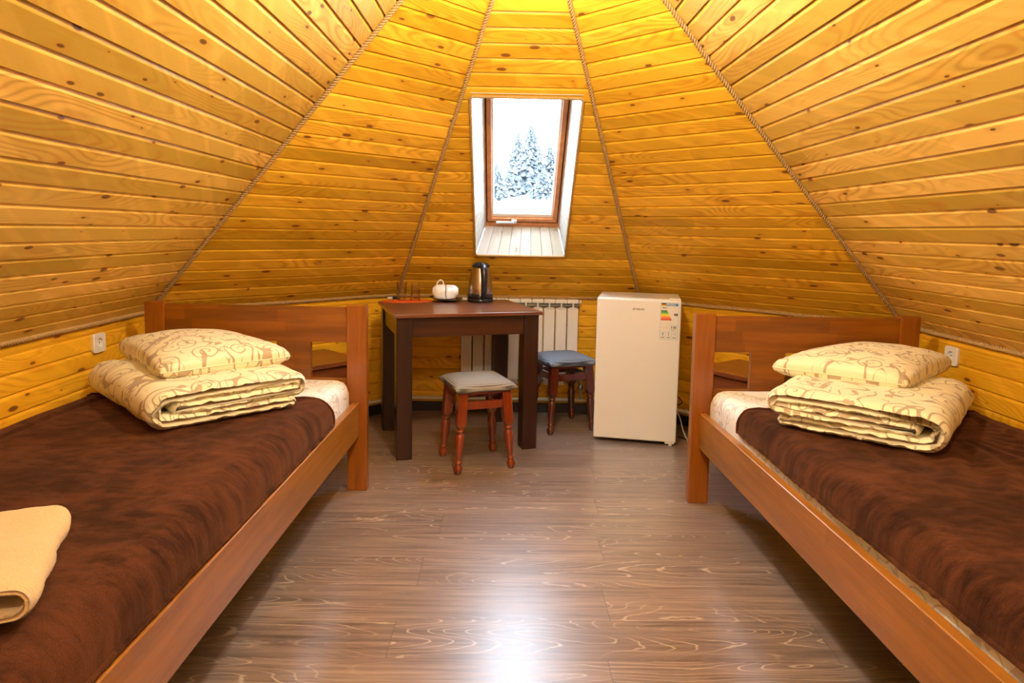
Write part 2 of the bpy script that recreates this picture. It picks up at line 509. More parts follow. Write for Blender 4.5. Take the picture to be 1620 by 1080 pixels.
def mk_lamp(name, strength):
    t = NT(name)
    e = t.n('ShaderNodeEmission'); e.inputs[0].default_value = (*LAMP_COL, 1); e.inputs[1].default_value = strength
    t.l(e.outputs[0], t.out.inputs[0])
    return t.m

def mk_floor():
    t = NT('laminate_floor')
    s = t.sep(t.n('ShaderNodeTexCoord').outputs['Object'])
    x, y = s[0], s[1]
    W, L = 0.194, 1.29
    yy = t.math('DIVIDE', t.math('SUBTRACT', y, 2.16), W)
    row = t.math('FLOOR', yy); fy = t.math('FRACT', yy)
    xo = t.math('FRACT', t.math('MULTIPLY_ADD', row, 0.4857, 0.217))
    xx = t.math('ADD', t.math('DIVIDE', x, L), xo)
    col_i = t.math('FLOOR', xx); fx = t.math('FRACT', xx)
    rnd = t.white(t.comb(row, col_i, 1.0)); rnd2 = t.white(t.comb(row, col_i, 5.0))
    # cathedral grain: contour lines of a stretched field
    co = t.comb(t.math('MULTIPLY_ADD', x, 1.5, t.math('MULTIPLY', rnd, 40.0)), t.math('MULTIPLY_ADD', y, 8.5, t.math('MULTIPLY', rnd2, 60.0)), 0.0)
    wig = t.noise(t.comb(t.math('MULTIPLY', x, 22.0), t.math('MULTIPLY', y, 60.0), rnd), 1.0, 2)
    h = t.math('MULTIPLY_ADD', wig, 0.022, t.noise(co, 1.0, 0.6, 0.4, 0.0))
    band = t.math('ABSOLUTE', t.math('SINE', t.math('MULTIPLY', h, 64.0)))
    line = t.smooth(band, 0.22, 0.0)
    line.node.inputs[1].default_value = 0.30; line.node.inputs[2].default_value = 0.0
    where = t.smooth(t.noise(co, 0.45, 1), 0.42, 0.56)
    line = t.math('MULTIPLY', line, t.math('MULTIPLY_ADD', where, 0.85, 0.08))
    fib = t.noise(t.comb(t.math('MULTIPLY', x, 2.6), t.math('MULTIPLY', y, 78.0), rnd), 1.0, 4, 0.7)
    fib = t.smooth(fib, 0.22, 0.78)
    med = t.noise(t.comb(t.math('MULTIPLY', x, 1.2), t.math('MULTIPLY', y, 26.0), rnd), 1.0, 3, 0.6)
    c = t.mix(fib, (0.075, 0.051, 0.041), (0.35, 0.250, 0.198))
    c = t.mix(t.math('MULTIPLY', t.smooth(med, 0.3, 0.7), 0.45), c, (0.115, 0.082, 0.068))
    tone = t.math('MULTIPLY_ADD', rnd, 0.26, 0.88)
    c = t.mix(1.0, c, t.comb(tone, tone, tone), 'MULTIPLY')
    c = t.mix(t.math('MULTIPLY', line, 0.72), c, (0.58, 0.46, 0.36))
    gy = t.math('MINIMUM', fy, t.math('SUBTRACT', 1.0, fy))
    gx = t.math('MINIMUM', fx, t.math('SUBTRACT', 1.0, fx))
    seam = t.math('MAXIMUM', t.math('LESS_THAN', gy, 0.006), t.math('LESS_THAN', gx, 0.0011))
    c = t.mix(t.math('MULTIPLY', seam, 0.55), c, (0.05, 0.028, 0.02))
    nrm = t.bump(t.math('SUBTRACT', t.math('MULTIPLY', fib, 0.35), seam), 0.10, 0.002)
    rg = t.math('MULTIPLY_ADD', fib, 0.06, 0.285)
    t.bsdf(c, rg, normal=nrm, spec=0.9, coat=0.5, coat_r=0.33)
    return t.m
M['floor'] = mk_floor()

# ---------------------------------------------------------------- the room shell
HR = 0.775          # rope / kneewall height
ZC = 2.44           # small flat ceiling
L0 = Vector((-0.702, 4.3576)); R0 = Vector((0.8883, 4.3576))
L1 = Vector((-1.7567, 3.2870)); R1 = Vector((1.9821, 3.2577))
YB = -1.15
L2 = Vector((-1.7567, YB)); R2 = Vector((1.9821, YB))
W_FACES = {  # name: (A, B, slope) going clockwise seen from above, interior on the right
    'left': (L2, L1, R(44.78)), 'front_left': (L1, L0, R(44.38)), 'front': (L0, R0, R(44.93)),
    'front_right': (R0, R1, R(44.28)), 'right': (R1, R2, R(44.19))}
ORDER = ['left', 'front_left', 'front', 'front_right', 'right']

def inward(A, B):
    t = (B - A).normalized()
    return Vector((t.y, -t.x))

def line_at(name, z, extra=0.0):
    A, B, a = W_FACES[name]
    nrm = inward(A, B)
    ins = 0.0 if z <= HR else (z - HR) / math.tan(a)
    ins -= extra
    return A + nrm * ins, (B - A).normalized()

def cut(P, t, Q, s):
    den = t.x * s.y - t.y * s.x
    k = ((Q.x - P.x) * s.y - (Q.y - P.y) * s.x) / den
    return P + t * k

def ends(name, z, extra=0.0):
    i = ORDER.index(name)
    P, t = line_at(name, z, extra)
    if i == 0: a = cut(P, t, Vector((0, YB)), Vector((1, 0)))
    else: a = cut(P, t, *line_at(ORDER[i - 1], z, extra))
    if i == 4: b = cut(P, t, Vector((0, YB)), Vector((1, 0)))
    else: b = cut(P, t, *line_at(ORDER[i + 1], z, extra))
    return a, b, t

BW = 0.0745
WX0, WX1, WS0, WS1 = -0.18, 0.362, 0.3975, 1.51     # window opening on the front slope (x range, slope range)
A_F = W_FACES['front'][2]

def cladding(objname, name, mat, sloped=True, z0=0.065, hole=None, seed=0):
    A, B, a = W_FACES[name]
    if not sloped: a = R(90)
    n2 = inward(A, B)
    nin = Vector((n2.x * math.sin(a), n2.y * math.sin(a), -math.cos(a)))   # surface normal into the room
    zb = HR if sloped else z0
    S = ((ZC if sloped else HR) - zb) / math.sin(a)
    verts, faces, uvs = [], [], []
    def row(s, d):
        z = zb + s * math.sin(a)
        a_, b_, t = ends(name, z)
        out = []
        for P in (a_, b_):
            out.append((Vector((P.x, P.y, z)) - nin * d, (P - A).dot(t)))
        return out, z
    prof = []
    k = 0
    bw = BW
    while True:
        s0 = k * bw
        if s0 >= S: break
        for fr, d in ((0.0, 0.0095), (0.030, 0.0095), (0.031, 0.0), (0.80, 0.0), (0.86, 0.0016), (0.93, 0.0050), (0.985, 0.0085), (0.999, 0.0095)):
            s = s0 + fr * bw
            if s > S: s = S
            prof.append((s, d, k + fr + seed * 40))
        k += 1
    for (s1, d1, v1), (s2, d2, v2) in zip(prof[:-1], prof[1:]):
        if s2 - s1 < 1e-7 and abs(d1 - d2) < 1e-7: continue
        def quad(xa, xb, sa, sb, da, db, va, vb):
            (p1, u1), (p2, u2) = row(sa, da)[0]
            (p3, u3), (p4, u4) = row(sb, db)[0]
            if xa is not None or xb is not None:
                def at(p, q, u, w, x):
                    f = (x - p.x) / (q.x - p.x); return p.lerp(q, f), u + (w - u) * f
                if xa is not None:
                    n1, m1 = at(p1, p2, u1, u2, xa); n3, m3 = at(p3, p4, u3, u4, xa)
                if xb is not None:
                    n2_, m2 = at(p1, p2, u1, u2, xb); n4, m4 = at(p3, p4, u3, u4, xb)
                if xa is not None: p1, u1, p3, u3 = n1, m1, n3, m3
                if xb is not None: p2, u2, p4, u4 = n2_, m2, n4, m4
            i = len(verts)
            verts.extend([p1, p2, p4, p3]); uvs.extend([(u1, va), (u2, va), (u4, vb), (u3, vb)])
            faces.append((i, i + 1, i + 2, i + 3))
        if hole is None:
            quad(None, None, s1, s2, d1, d2, v1, v2)
        else:
            x0, x1, h0, h1 = hole
            cuts = [s1] + [h for h in (h0, h1) if s1 < h < s2] + [s2]
            for sa, sb in zip(cuts[:-1], cuts[1:]):
                fa = (sa - s1) / (s2 - s1) if s2 > s1 else 0; fb = (sb - s1) / (s2 - s1) if s2 > s1 else 1
                da, db = d1 + (d2 - d1) * fa, d1 + (d2 - d1) * fb
                va, vb = v1 + (v2 - v1) * fa, v1 + (v2 - v1) * fb
                mid = (sa + sb) / 2
                if h0 < mid < h1:
                    quad(None, x0, sa, sb, da, db, va, vb); quad(x1, None, sa, sb, da, db, va, vb)
                else:
                    quad(None, None, sa, sb, da, db, va, vb)
    # closed backing behind the boards, added to stop sky light leaking in
    dback = 0.03
    ext = dback / math.sin(a) + 0.01
    def bp(s, side, x=None):
        z = zb + s * math.sin(a)
        a_, b_, t = ends(name, z, dback / math.sin(a) if sloped else dback)
        P, Q = Vector((a_.x, a_.y, z)), Vector((b_.x, b_.y, z))
        if x is not None: return P.lerp(Q, (x - P.x) / (Q.x - P.x))
        return (P, Q)[side]
    def bq(*ps):
        i = len(verts); verts.extend(ps); uvs.extend([(0, 0.5)] * 4); faces.append((i, i + 1, i + 2, i + 3))
    sl, sh = (-0.03, S + 0.02) if sloped else (-z0, S + 0.03)
    if hole is None:
        bq(bp(sl, 0), bp(sl, 1), bp(sh, 1), bp(sh, 0))
    else:
        x0, x1, h0, h1 = hole
        bq(bp(sl, 0), bp(sl, 1), bp(h0, 1), bp(h0, 0))
        bq(bp(h1, 0), bp(h1, 1), bp(sh, 1), bp(sh, 0))
        bq(bp(h0, 0), bp(h0, 0, x0), bp(h1, 0, x0), bp(h1, 0))
        bq(bp(h0, 0, x1), bp(h0, 1), bp(h1, 1), bp(h1, 0, x1))
    o = mesh_from(objname, verts, faces, mat, uvs=uvs)
    tag(o, kind='structure')
    return o

cladding('ceiling_left', 'left', M['pine_lit'], seed=1)
cladding('ceiling_front_left', 'front_left', M['pine'], seed=2)
cladding('ceiling_front', 'front', M['pine'], hole=(WX0, WX1, WS0, WS1), seed=3)
cladding('ceiling_front_right', 'front_right', M['pine'], seed=4)
cladding('ceiling_right', 'right', M['pine_lit'], seed=5)
for i, nme in enumerate(ORDER):
    cladding('wall_' + nme, nme, M['pine_wall'], sloped=False, seed=10 + i)

# back gable behind the camera, flat ceiling strip, floor, dark gap strips
def poly(name, pts, mat, uvs=None):
    o = mesh_from(name, pts, [tuple(range(len(pts)))], mat, uvs=uvs)
    return tag(o, kind='structure')
zl = [line_at('left', ZC)[0].x, line_at('right', ZC)[0].x]
gv, gf, gu = [], [], []
k = 0
z = 0.0
while z < ZC - 1e-6:
    z2 = min(z + 0.095, ZC)
    for za, zb_, d in ((z, z + 0.004, 0.006), (z + 0.004, z2, 0.0)):
        xa = [line_at('left', za)[0].x, line_at('right', za)[0].x]; xb = [line_at('left', zb_)[0].x, line_at('right', zb_)[0].x]
        i = len(gv)
        gv += [(xa[0] - .03, YB - d, za), (xa[1] + .03, YB - d, za), (xb[1] + .03, YB - d, zb_), (xb[0] - .03, YB - d, zb_)]
        gu += [(xa[0], k + 0.1), (xa[1], k + 0.1), (xb[1], k + 0.9), (xb[0], k + 0.9)]
        gf.append((i, i + 1, i + 2, i + 3))
    z = z2; k += 1
tag(mesh_from('wall_back', gv, gf, M['pine_wall'], uvs=gu), kind='structure')
e = ends('front', ZC); el = ends('front_left', ZC); er = ends('front_right', ZC)
cpts = [(zl[0] - .03, YB - .02, ZC), (el[0].x - .03, el[0].y, ZC), (e[0].x - .02, e[0].y + .03, ZC), (e[1].x + .02, e[1].y + .03, ZC), (er[1].x + .03, er[1].y, ZC), (zl[1] + .03, YB - .02, ZC)]
poly('ceiling', cpts, M['pine_lit'], uvs=[(p[1], p[0] / 0.075) for p in cpts])

bm = bmesh.new()
fp = [(-1.80, YB - .03), (-1.80, 3.31), (-0.72, 4.40), (0.905, 4.40), (2.02, 3.28), (2.02, YB - .03)]
top = [bm.verts.new((x, y, 0)) for x, y in fp]; bot = [bm.verts.new((x, y, -0.05)) for x, y in fp]
bm.faces.new(top); bm.faces.new(bot[::-1])
for i in range(6):
    j = (i + 1) % 6; bm.faces.new((top[i], top[j], bot[j], bot[i]))
tag(bm_obj('floor', bm, M['floor']), kind='structure')

for nme in ORDER:  # dark strips standing in for the shade in the wall-foot gap
    A, B, a = W_FACES[nme]
    n2 = inward(A, B)
    P = [Vector((q.x, q.y)) for q in (A, B)]
    bm = bmesh.new()
    vs = []
    for q in P:
        for off, zz in ((-0.004, 0.0), (-0.004, 0.064), (-0.02, 0.064), (-0.02, 0.0)):
            vs.append(bm.verts.new((q.x + n2.x * off, q.y + n2.y * off, zz)))
    for i in range(4):
        j = (i + 1) % 4; bm.faces.new((vs[i], vs[j], vs[4 + j], vs[4 + i]))
    bm.faces.new(vs[:4]); bm.faces.new(vs[4:][::-1])
    tag(bm_obj('gap_strip_' + nme, bm, M['gap_shade']), kind='structure')

# ---------------------------------------------------------------- jute ropes over the joints
rope_n = [0]
def rope(pts, rad=0.0085, pitch=0.042, wob=0.0015):
    rope_n[0] += 1
    pts = [Vector(p) for p in pts]
    # resample
    seg = []
    L = 0
    for a, b in zip(pts[:-1], pts[1:]):
        n = max(2, int((b - a).length / 0.0055))
        for i in range(n): seg.append(a.lerp(b, i / n))
    seg.append(pts[-1])
    T0 = (pts[1] - pts[0]).normalized()
    ref = T0.cross(Vector((0, 0, 1)))
    if ref.length < .1: ref = T0.cross(Vector((0, 1, 0)))
    ref.normalize()
    acc = [0.0]
    for a, b in zip(seg[:-1], seg[1:]): acc.append(acc[-1] + (b - a).length)
    verts, faces = [], []
    NS = 6
    for st in range(3):
        prev = None
        for i, p in enumerate(seg):
            t = (seg[min(i + 1, len(seg) - 1)] - seg[max(i - 1, 0)]).normalized()
            u = (ref - t * ref.dot(t)).normalized(); v = t.cross(u)
            ph = 2 * PI * acc[i] / pitch + st * 2 * PI / 3
            w = Vector((N3(acc[i] * 9, rope_n[0]), N3(acc[i] * 9, rope_n[0] + 9), 0)) * wob
            c = p + (u * math.cos(ph) + v * math.sin(ph)) * rad * 0.52 + u * w.x + v * w.y
            ring = []
            for k in range(NS):
                an = 2 * PI * k / NS
                ring.append(len(verts)); verts.append(c + (u * math.cos(an) + v * math.sin(an)) * rad * 0.55)
            if prev:
                for k in range(NS):
                    faces.append((prev[k], prev[(k + 1) % NS], ring[(k + 1) % NS], ring[k]))
            prev = ring
    o = mesh_from('trim_%d' % rope_n[0], verts, faces, M['rope'], smooth=True)
    return tag(o, kind='structure')

def corner(n1, n2, z):
    P = cut(*line_at(n1, z), *line_at(n2, z)); return Vector((P.x, P.y, z))
for n1, n2 in zip(ORDER[:-1], ORDER[1:]):
    lo, hi = corner(n1, n2, HR), corner(n1, n2, ZC - 0.01)
    mid = Vector((0.1, 2.2, 1.0))
    sh = (Vector((mid.x, mid.y, 0)) - Vector((lo.x, lo.y, 0))).normalized() * 0.006 + Vector((0, 0, -0.005))
    rope([lo + sh, hi + sh], 0.0105)
for nme in ORDER:
    A, B, a = W_FACES[nme]
    n2 = inward(A, B)
    P = [Vector((q.x + n2.x * .009, q.y + n2.y * .009, HR - 0.002)) for q in (A, B)]
    pts = []
    for i in range(7):
        q = P[0].lerp(P[1], i / 6); q.z += 0.004 * N3(i * 1.7, ORDER.index(nme) * 3.1); pts.append(q)
    rope(pts, 0.0108)

# ---------------------------------------------------------------- roof window
ca, sa = math.cos(A_F), math.sin(A_F)
def RW(x, s, d):            # x, distance up the slope, depth outwards
    return Vector((x, 4.3576 - s * ca + d * sa, HR + s * sa + d * ca))
D1 = 0.20
IX0, IX1, IS0, IS1 = -0.1255, 0.3285, 0.442, 1.56
r_ = 0.02
def rr_rect(x0, x1, s0, s1, r, d):
    out = []
    for cx, cs, a0 in ((x1 - r, s0 + r, -90), (x1 - r, s1 - r, 0), (x0 + r, s1 - r, 90), (x0 + r, s0 + r, 180)):
        for k in range(5):
            an = R(a0 + k * 22.5); out.append(RW(cx + r * math.cos(an), cs + r * math.sin(an), d))
    out.append(out[0]); return out
rope(rr_rect(WX0 - .002, WX1 + .002, WS0 - .002, WS1 + .002, .018, -0.006), 0.0075, 0.030, 0.0008)

def strip_lining(name, P, Q, P2, Q2, n, along):
    # boards running from the room edge P-Q to the frame edge P2-Q2, n boards between P and Q
    verts, faces, uvs = [], [], []
    nrm = ((Q - P).cross(P2 - P)).normalized()
    ctr = RW((WX0 + WX1) / 2, (WS0 + WS1) / 2, .1)
    if nrm.dot(ctr - P) > 0: nrm = -nrm
    for i in range(n):
        rows = ((0.0, .005), (0.03, .005), (0.035, 0), (0.93, 0), (0.999, .004))
        for (f1, d1), (f2, d2) in zip(rows[:-1], rows[1:]):
            a, b = (i + f1) / n, (i + f2) / n
            q = [P.lerp(Q, a) + nrm * d1, P.lerp(Q, b) + nrm * d2, P2.lerp(Q2, b) + nrm * d2, P2.lerp(Q2, a) + nrm * d1]
            k = len(verts); verts += q
            uvs += [(0, i + f1), (0, i + f2), (.2, i + f2), (.2, i + f1)]
            faces.append((k, k + 1, k + 2, k + 3))
    k = len(verts)
    verts += [P + nrm * .02, Q + nrm * .02, Q2 + nrm * .02, P2 + nrm * .02]; uvs += [(0, .5)] * 4
    faces.append((k, k + 1, k + 2, k + 3))
    return tag(mesh_from(name, verts, faces, M['lining'], uvs=uvs), kind='structure')
strip_lining('trim_101', RW(WX0, WS0, 0), RW(WX0, WS1, 0), RW(IX0, IS0, D1), RW(IX0, IS1, D1), 15, 0)
strip_lining('trim_102', RW(WX1, WS0, 0), RW(WX1, WS1, 0), RW(IX1, IS0, D1), RW(IX1, IS1, D1), 15, 0)
strip_lining('trim_103', RW(WX0, WS0, 0), RW(WX1, WS0, 0), RW(IX0, IS0, D1), RW(IX1, IS0, D1), 8, 0)
strip_lining('trim_104', RW(WX0, WS1, 0), RW(WX1, WS1, 0), RW(IX0, IS1, D1), RW(IX1, IS1, D1), 8, 0)

win = bpy.data.objects.new('window_1', None); C.objects.link(win)
tag(win, kind='structure')
WM = Matrix((Vector((1, 0, 0)), Vector((0, -ca, sa)), Vector((0, sa, ca)))).transposed().to_4x4()
WM.translation = RW(0, 0, D1)
win.matrix_world = WM      # local x, y = up the slope, z = outwards
def frame_ring(name, x0, x1, s0, s1, w, wb, z0, z1, mat):
    bm = bmesh.new()
    box(bm, x0, x0 + w, s0, s1, z0, z1, .002); box(bm, x1 - w, x1, s0, s1, z0, z1, .002)
    box(bm, x0 + w, x1 - w, s0, s0 + wb, z0, z1, .002); box(bm, x0 + w, x1 - w, s1 - wb, s1, z0, z1, .002)
    return bm_obj(name, bm, mat, win)
fx0, fx1, fs0, fs1 = IX0 - .02, IX1 + .02, IS0 - .02, IS1 + .06
frame_ring('window_frame', fx0, fx1, fs0, fs1, .026, .046, 0, .06, M['sash'])
frame_ring('window_gasket', fx0 + .026, fx1 - .026, fs0 + .046, fs1 - .05, .007, .012, .012, .06, M['black'])
frame_ring('window_sash', fx0 + .033, fx1 - .033, fs0 + .058, fs1 - .06, .026, .026, .004, .055, M['sash'])
frame_ring('window_glazing_bead', fx0 + .059, fx1 - .059, fs0 + .084, fs1 - .09, .011, .026, .020, .055, M['white_plastic'])
frame_ring('window_spacer', fx0 + .070, fx1 - .070, fs0 + .110, fs1 - .11, .004, .005, .036, .050, M['chrome'])
boxobj('window_glass', (fx0 + .06, fx1 - .06, fs0 + .09, fs1 - .09, .040, .044), M['pane'], win, bev=0)
hx = 0.075
hd = bpy.data.objects.new('window_handle', None); put(hd, win)
bm = bmesh.new()
box(bm, .035, .068, fs0 + .056, fs0 + .082, -.012, .004, .004)
box(bm, -.005 - .055, .05, fs0 + .064, fs0 + .079, -.024, -.012, .004)
bm_obj('handle_lever', bm, M['chrome'], hd)
bpy.data.objects.remove(hd, do_unlink=True)
for o in list(bpy.data.objects):
    if o.name == 'handle_lever': o.name = 'window_handle'; o.parent = win

# ---------------------------------------------------------------- winter outside
def mk_snow():
    t = NT('snow')
    oc = t.n('ShaderNodeTexCoord').outputs['Object']
    t.bsdf(t.mix(t.noise(oc, .3, 3), (0.78, 0.83, 0.88), (0.88, 0.90, 0.93)), 0.8)
    return t.m
M['snow'] = mk_snow()
def mk_spruce():
    t = NT('frosted_hazed_spruce')  # frosted needles; haze also put into the pale, low-contrast colour
    oc = t.n('ShaderNodeTexCoord').outputs['Object']
    f = t.noise(oc, 1.5, 4, 0.7)
    t.bsdf(t.ramp(f, [(0.38, (0.058, 0.066, 0.068)), (0.60, (0.080, 0.088, 0.088)), (0.72, (0.25, 0.27, 0.28))]), 0.9)
    return t.m
M['spruce'] = mk_spruce()
gv, gf = [], []
nx, ny = 40, 50
def ground_z(x, y):
    return -3.2 + 9.9 * (max(0, y - 8) / 72.0) ** 1.1 + 0.5 * N3(x * .06, y * .06) * min(1, y / 30)
for j in range(ny):
    for i in range(nx):
        y = 5.5 + 115 * j / (ny - 1); x = -50 + 100 * i / (nx - 1); gv.append((x, y, ground_z(x, y)))
for j in range(ny - 1):
    for i in range(nx - 1):
        k = j * nx + i; gf.append((k, k + 1, k + nx + 1, k + nx))
sn = mesh_from('snow_ground', gv, gf, M['snow'], smooth=True)
tag(sn, 'snow-covered slope outside the roof window', 'snow', kind='structure')

def spruce(x, y, ztop, r, label, seed, whorls=26):
    rnd = random.Random(seed)
    zb = ground_z(x, y)
    h = ztop - zb
    t = thing('spruce_tree', label, 'tree', (x, y, zb), 0, 'snowy spruces outside the window')
    tube_obj('trunk', [(0, 0, -.2), (0, 0, h * .5), (0, 0, h * .98)], .2, M['spruce'], t, 8, rs=[r * .06, r * .04, r * .008])
    verts, faces = [], []
    for w in range(whorls):
        f = w / (whorls - 1)
        z = h * (0.06 + 0.94 * f)
        rad = r * (1 - f) ** 0.85 + 0.03 * r
        nb = int(13 - 6 * f)
        a0 = rnd.random() * 6.28
        for b in range(nb):
            a = a0 + 2 * PI * b / nb + rnd.uniform(-.2, .2)
            ln = rad * rnd.uniform(.72, 1.12)
            dr = ln * rnd.uniform(.25, .45)
            ca_, sa_ = math.cos(a), math.sin(a)
            wd = ln * 0.26 + .02 * r
            for q in range(3):     # tufts along the branch, each a small drooping wedge
                f0, f1 = (0.0, 0.42, 0.72)[q], (0.55, 0.85, 1.0)[q]
                w0 = wd * (1, .85, .55)[q]
                i = len(verts)
                def P(ff, side, dz):
                    return (ca_ * ln * ff - sa_ * side, sa_ * ln * ff + ca_ * side, z - dr * ff ** 1.3 + dz)
                hh = h * .012 + .05 * ln
                verts.extend([P(f0, 0, hh), P((f0 + f1) / 2, w0, -hh * rnd.uniform(.5, 2)), P((f0 + f1) / 2, -w0, -hh * rnd.uniform(.5, 2)), P(f1, 0, rnd.uniform(-hh, hh)), P((f0 + f1) / 2, 0, hh * 1.2)])
                faces.extend([(i, i + 1, i + 4), (i, i + 4, i + 2), (i + 1, i + 3, i + 4), (i + 2, i + 4, i + 3), (i, i + 2, i + 3, i + 1)])
    mesh_from('foliage', verts, faces, M['spruce'], t)
    return t
def sp_at(px_x, top_slope, y, r, label, seed, wh=26):
    spruce(px_x * y, y, H + top_slope * y, r, label, seed, wh)
sp_at(0.0355, .158, 70, 2.7, 'tallest frosted spruce seen through the roof window', 1, 30)
sp_at(0.0165, .146, 77, 2.2, 'spruce with a thin pointed top just beside the tallest one', 2, 24)
sp_at(-0.0150, .104, 62, 1.5, 'short dense spruce at the edge of the window sash', 3, 20)
sp_at(0.0640, .132, 78, 1.8, 'slim spruce standing apart from the tall pair', 4, 22)
sp_at(0.0030, .085, 66, 1.6, 'low spruce filling the gap between the short and the tall ones', 5, 18)
sp_at(0.0540, .092, 64, 1.7, 'low bushy spruce below the slim one', 6, 18)

# ---------------------------------------------------------------- lamps on the ceiling (above the picture)
for i, (x, y, z, r, st) in enumerate(LAMPS):
    lb = ['frosted globe lamp hanging between the two beds', 'smallest frosted globe lamp, hanging nearest the window wall', 'added fill lamp, the largest frosted globe, hanging towards the back wall'][i]
    t = thing('ceiling_lamp', lb, 'lamp', (x, y, ZC))
    dz = z - ZC
    lathe_obj('lamp_mount', [(0, -.001), (r * .8, -.001), (r * .85, -.018), (.010, -.024), (.008, dz + r + .02), (r * .45, dz + r + .01), (r * .45, dz + r * .82), (0, dz + r * .82)], M['white_plastic'], t, 32)
    lathe_obj('lamp_globe', [(r * math.sin(PI * k / 16) if 0 < k < 16 else 0, dz - r * math.cos(PI * k / 16)) for k in range(15)], mk_lamp('lamp_glow_%d' % i, st), t, 32)

# ---------------------------------------------------------------- beds
BED = {'L': dict(loc=(-1.1175, 2.985, 0), rz=R(-1.1), side=1), 'R': dict(loc=(1.3395, 2.893, 0), rz=R(1.0), side=-1)}
bed_labels = {'L': 'brown wooden single bed with the folded beige towel on its blanket',
              'R': 'brown wooden single bed standing beside the small white fridge'}
def make_bed(key):
    b = BED[key]
    t = thing('single_bed', bed_labels[key], 'bed', b['loc'], b['rz'], 'matching wooden beds along the side walls')
    for sx in (-1, 1):
        c = sx * .4555
        boxobj('head_post', (c - .0445, c + .0445, 0, .047, 0, .857), M['bed_z'], t, .004, 3)
    x0 = -.412; x1 = .412
    hb = bmesh.new()
    box(hb, x0, x1, .010, .034, .687, .847, .002)
    for a, c in ((x0 + .166, x0 + .320), (x1 - .320, x1 - .166)):
        box(hb, a, c, .0105, .0335, .519, .688)
    box(hb, x0, x1, .010, .034, .30, .520, .002)
    bm_obj('headboard', hb, M['bed_x'], t)
    for sx in (-1, 1):
        boxobj('side_rail', (min(sx * .435, sx * .467), max(sx * .435, sx * .467), -2.1, .0, .258, .415), M['bed_y'], t, .004, 3)
        c = sx * .4555
        boxobj('foot_post', (c - .0445, c + .0445, -2.147, -2.1, 0, .50), M['bed_z'], t, .004, 3)
    boxobj('footboard', (x0, x1, -2.136, -2.110, .26, .47), M['bed_x'], t, .002)
    sl = bmesh.new()
    for i in range(13):
        y = -.08 - i * .16
        box(sl, -.434, .434, y - .035, y + .035, .272, .290, .001)
    bm_obj('slat_base', sl, M['bed_x'], t)
    return t
for k_ in 'LR': make_bed(k_)

def prof_pt(s, half=.425, rad=.055, ztop=.528, off=0.0):
    # arc-length coordinate s across the mattress measured from its centre; returns x, z
    sg = 1 if s >= 0 else -1
    s = abs(s)
    fl = half - rad
    r2 = rad + off
    if s <= fl: return sg * s, ztop + off
    s -= fl
    qa = r2 * PI / 2
    if s <= qa:
        a = s / r2
        return sg * (fl + r2 * math.sin(a)), ztop - rad + r2 * math.cos(a)
    s -= qa
    return sg * (half + off), ztop - rad - s

def to_world(key, x, y, z):
    b = BED[key]; c, s = math.cos(b['rz']), math.sin(b['rz'])
    return (b['loc'][0] + x * c - y * s, b['loc'][1] + x * s + y * c, z)

def thing_mesh(name, key, verts, faces, mat, uvs, label, cat, group=None, smooth=True, parent=None):
    b = BED[key]
    o = mesh_from(name, verts, faces, mat, smooth=smooth, uvs=uvs)
    o.location = b['loc']; o.rotation_euler = (0, 0, b['rz'])
    return tag(o, label, cat, group)

def make_mattress(key):
    verts, faces, uvs = [], [], []
    NS, NY = 60, 110
    half_s = (.425 - .055) + .055 * PI / 2 + .185
    Y0_, Y1_ = -.012, -2.085
    for j in range(NY + 1):
        f = j / NY
        y = Y0_ + (Y1_ - Y0_) * f
        edge = min(abs(y - Y0_), abs(y - Y1_))
        rnd_ = .045
        drop = 0 if edge > rnd_ else rnd_ - math.sqrt(max(0, rnd_ ** 2 - (rnd_ - edge) ** 2))
        for i in range(NS + 1):
            s = -half_s + 2 * half_s * i / NS
            x, z = prof_pt(s)
            if z > .4: z -= drop * (1 if abs(s) < .40 else .5)
            z += .006 * N3(x * 5, y * 4, 3) * (1 if z > .45 else 0)
            x += .004 * N3(s * 6, y * 9, 8) * (1 if abs(s) > .37 else 0)
            verts.append((x, y, z)); uvs.append((s + (3 if key == 'R' else 0), y))
    W = NS + 1
    for j in range(NY):
        for i in range(NS):
            a = j * W + i; faces.append((a, a + W, a + W + 1, a + 1))
    faces.append(tuple(range(0, W))); faces.append(tuple(reversed(range(NY * W, (NY + 1) * W))))
    faces.append(tuple(j * W for j in range(NY, -1, -1)) ); faces = faces[:-1]
    i0 = [j * W for j in range(NY + 1)]; i1 = [j * W + NS for j in range(NY + 1)]
    faces.append(tuple(i0 + i1[::-1]))
    lab = {'L': 'mattress in a scroll-patterned sheet, painted paler as by daylight, under the blanket with the towel',
           'R': 'mattress in a scroll-patterned sheet, painted paler as by daylight, on the bed beside the fridge'}[key]
    return thing_mesh('mattress', key, verts, faces, M['sheet'], uvs, lab, 'mattress', 'mattresses in matching sheets')
for k_ in 'LR': make_mattress(k_)

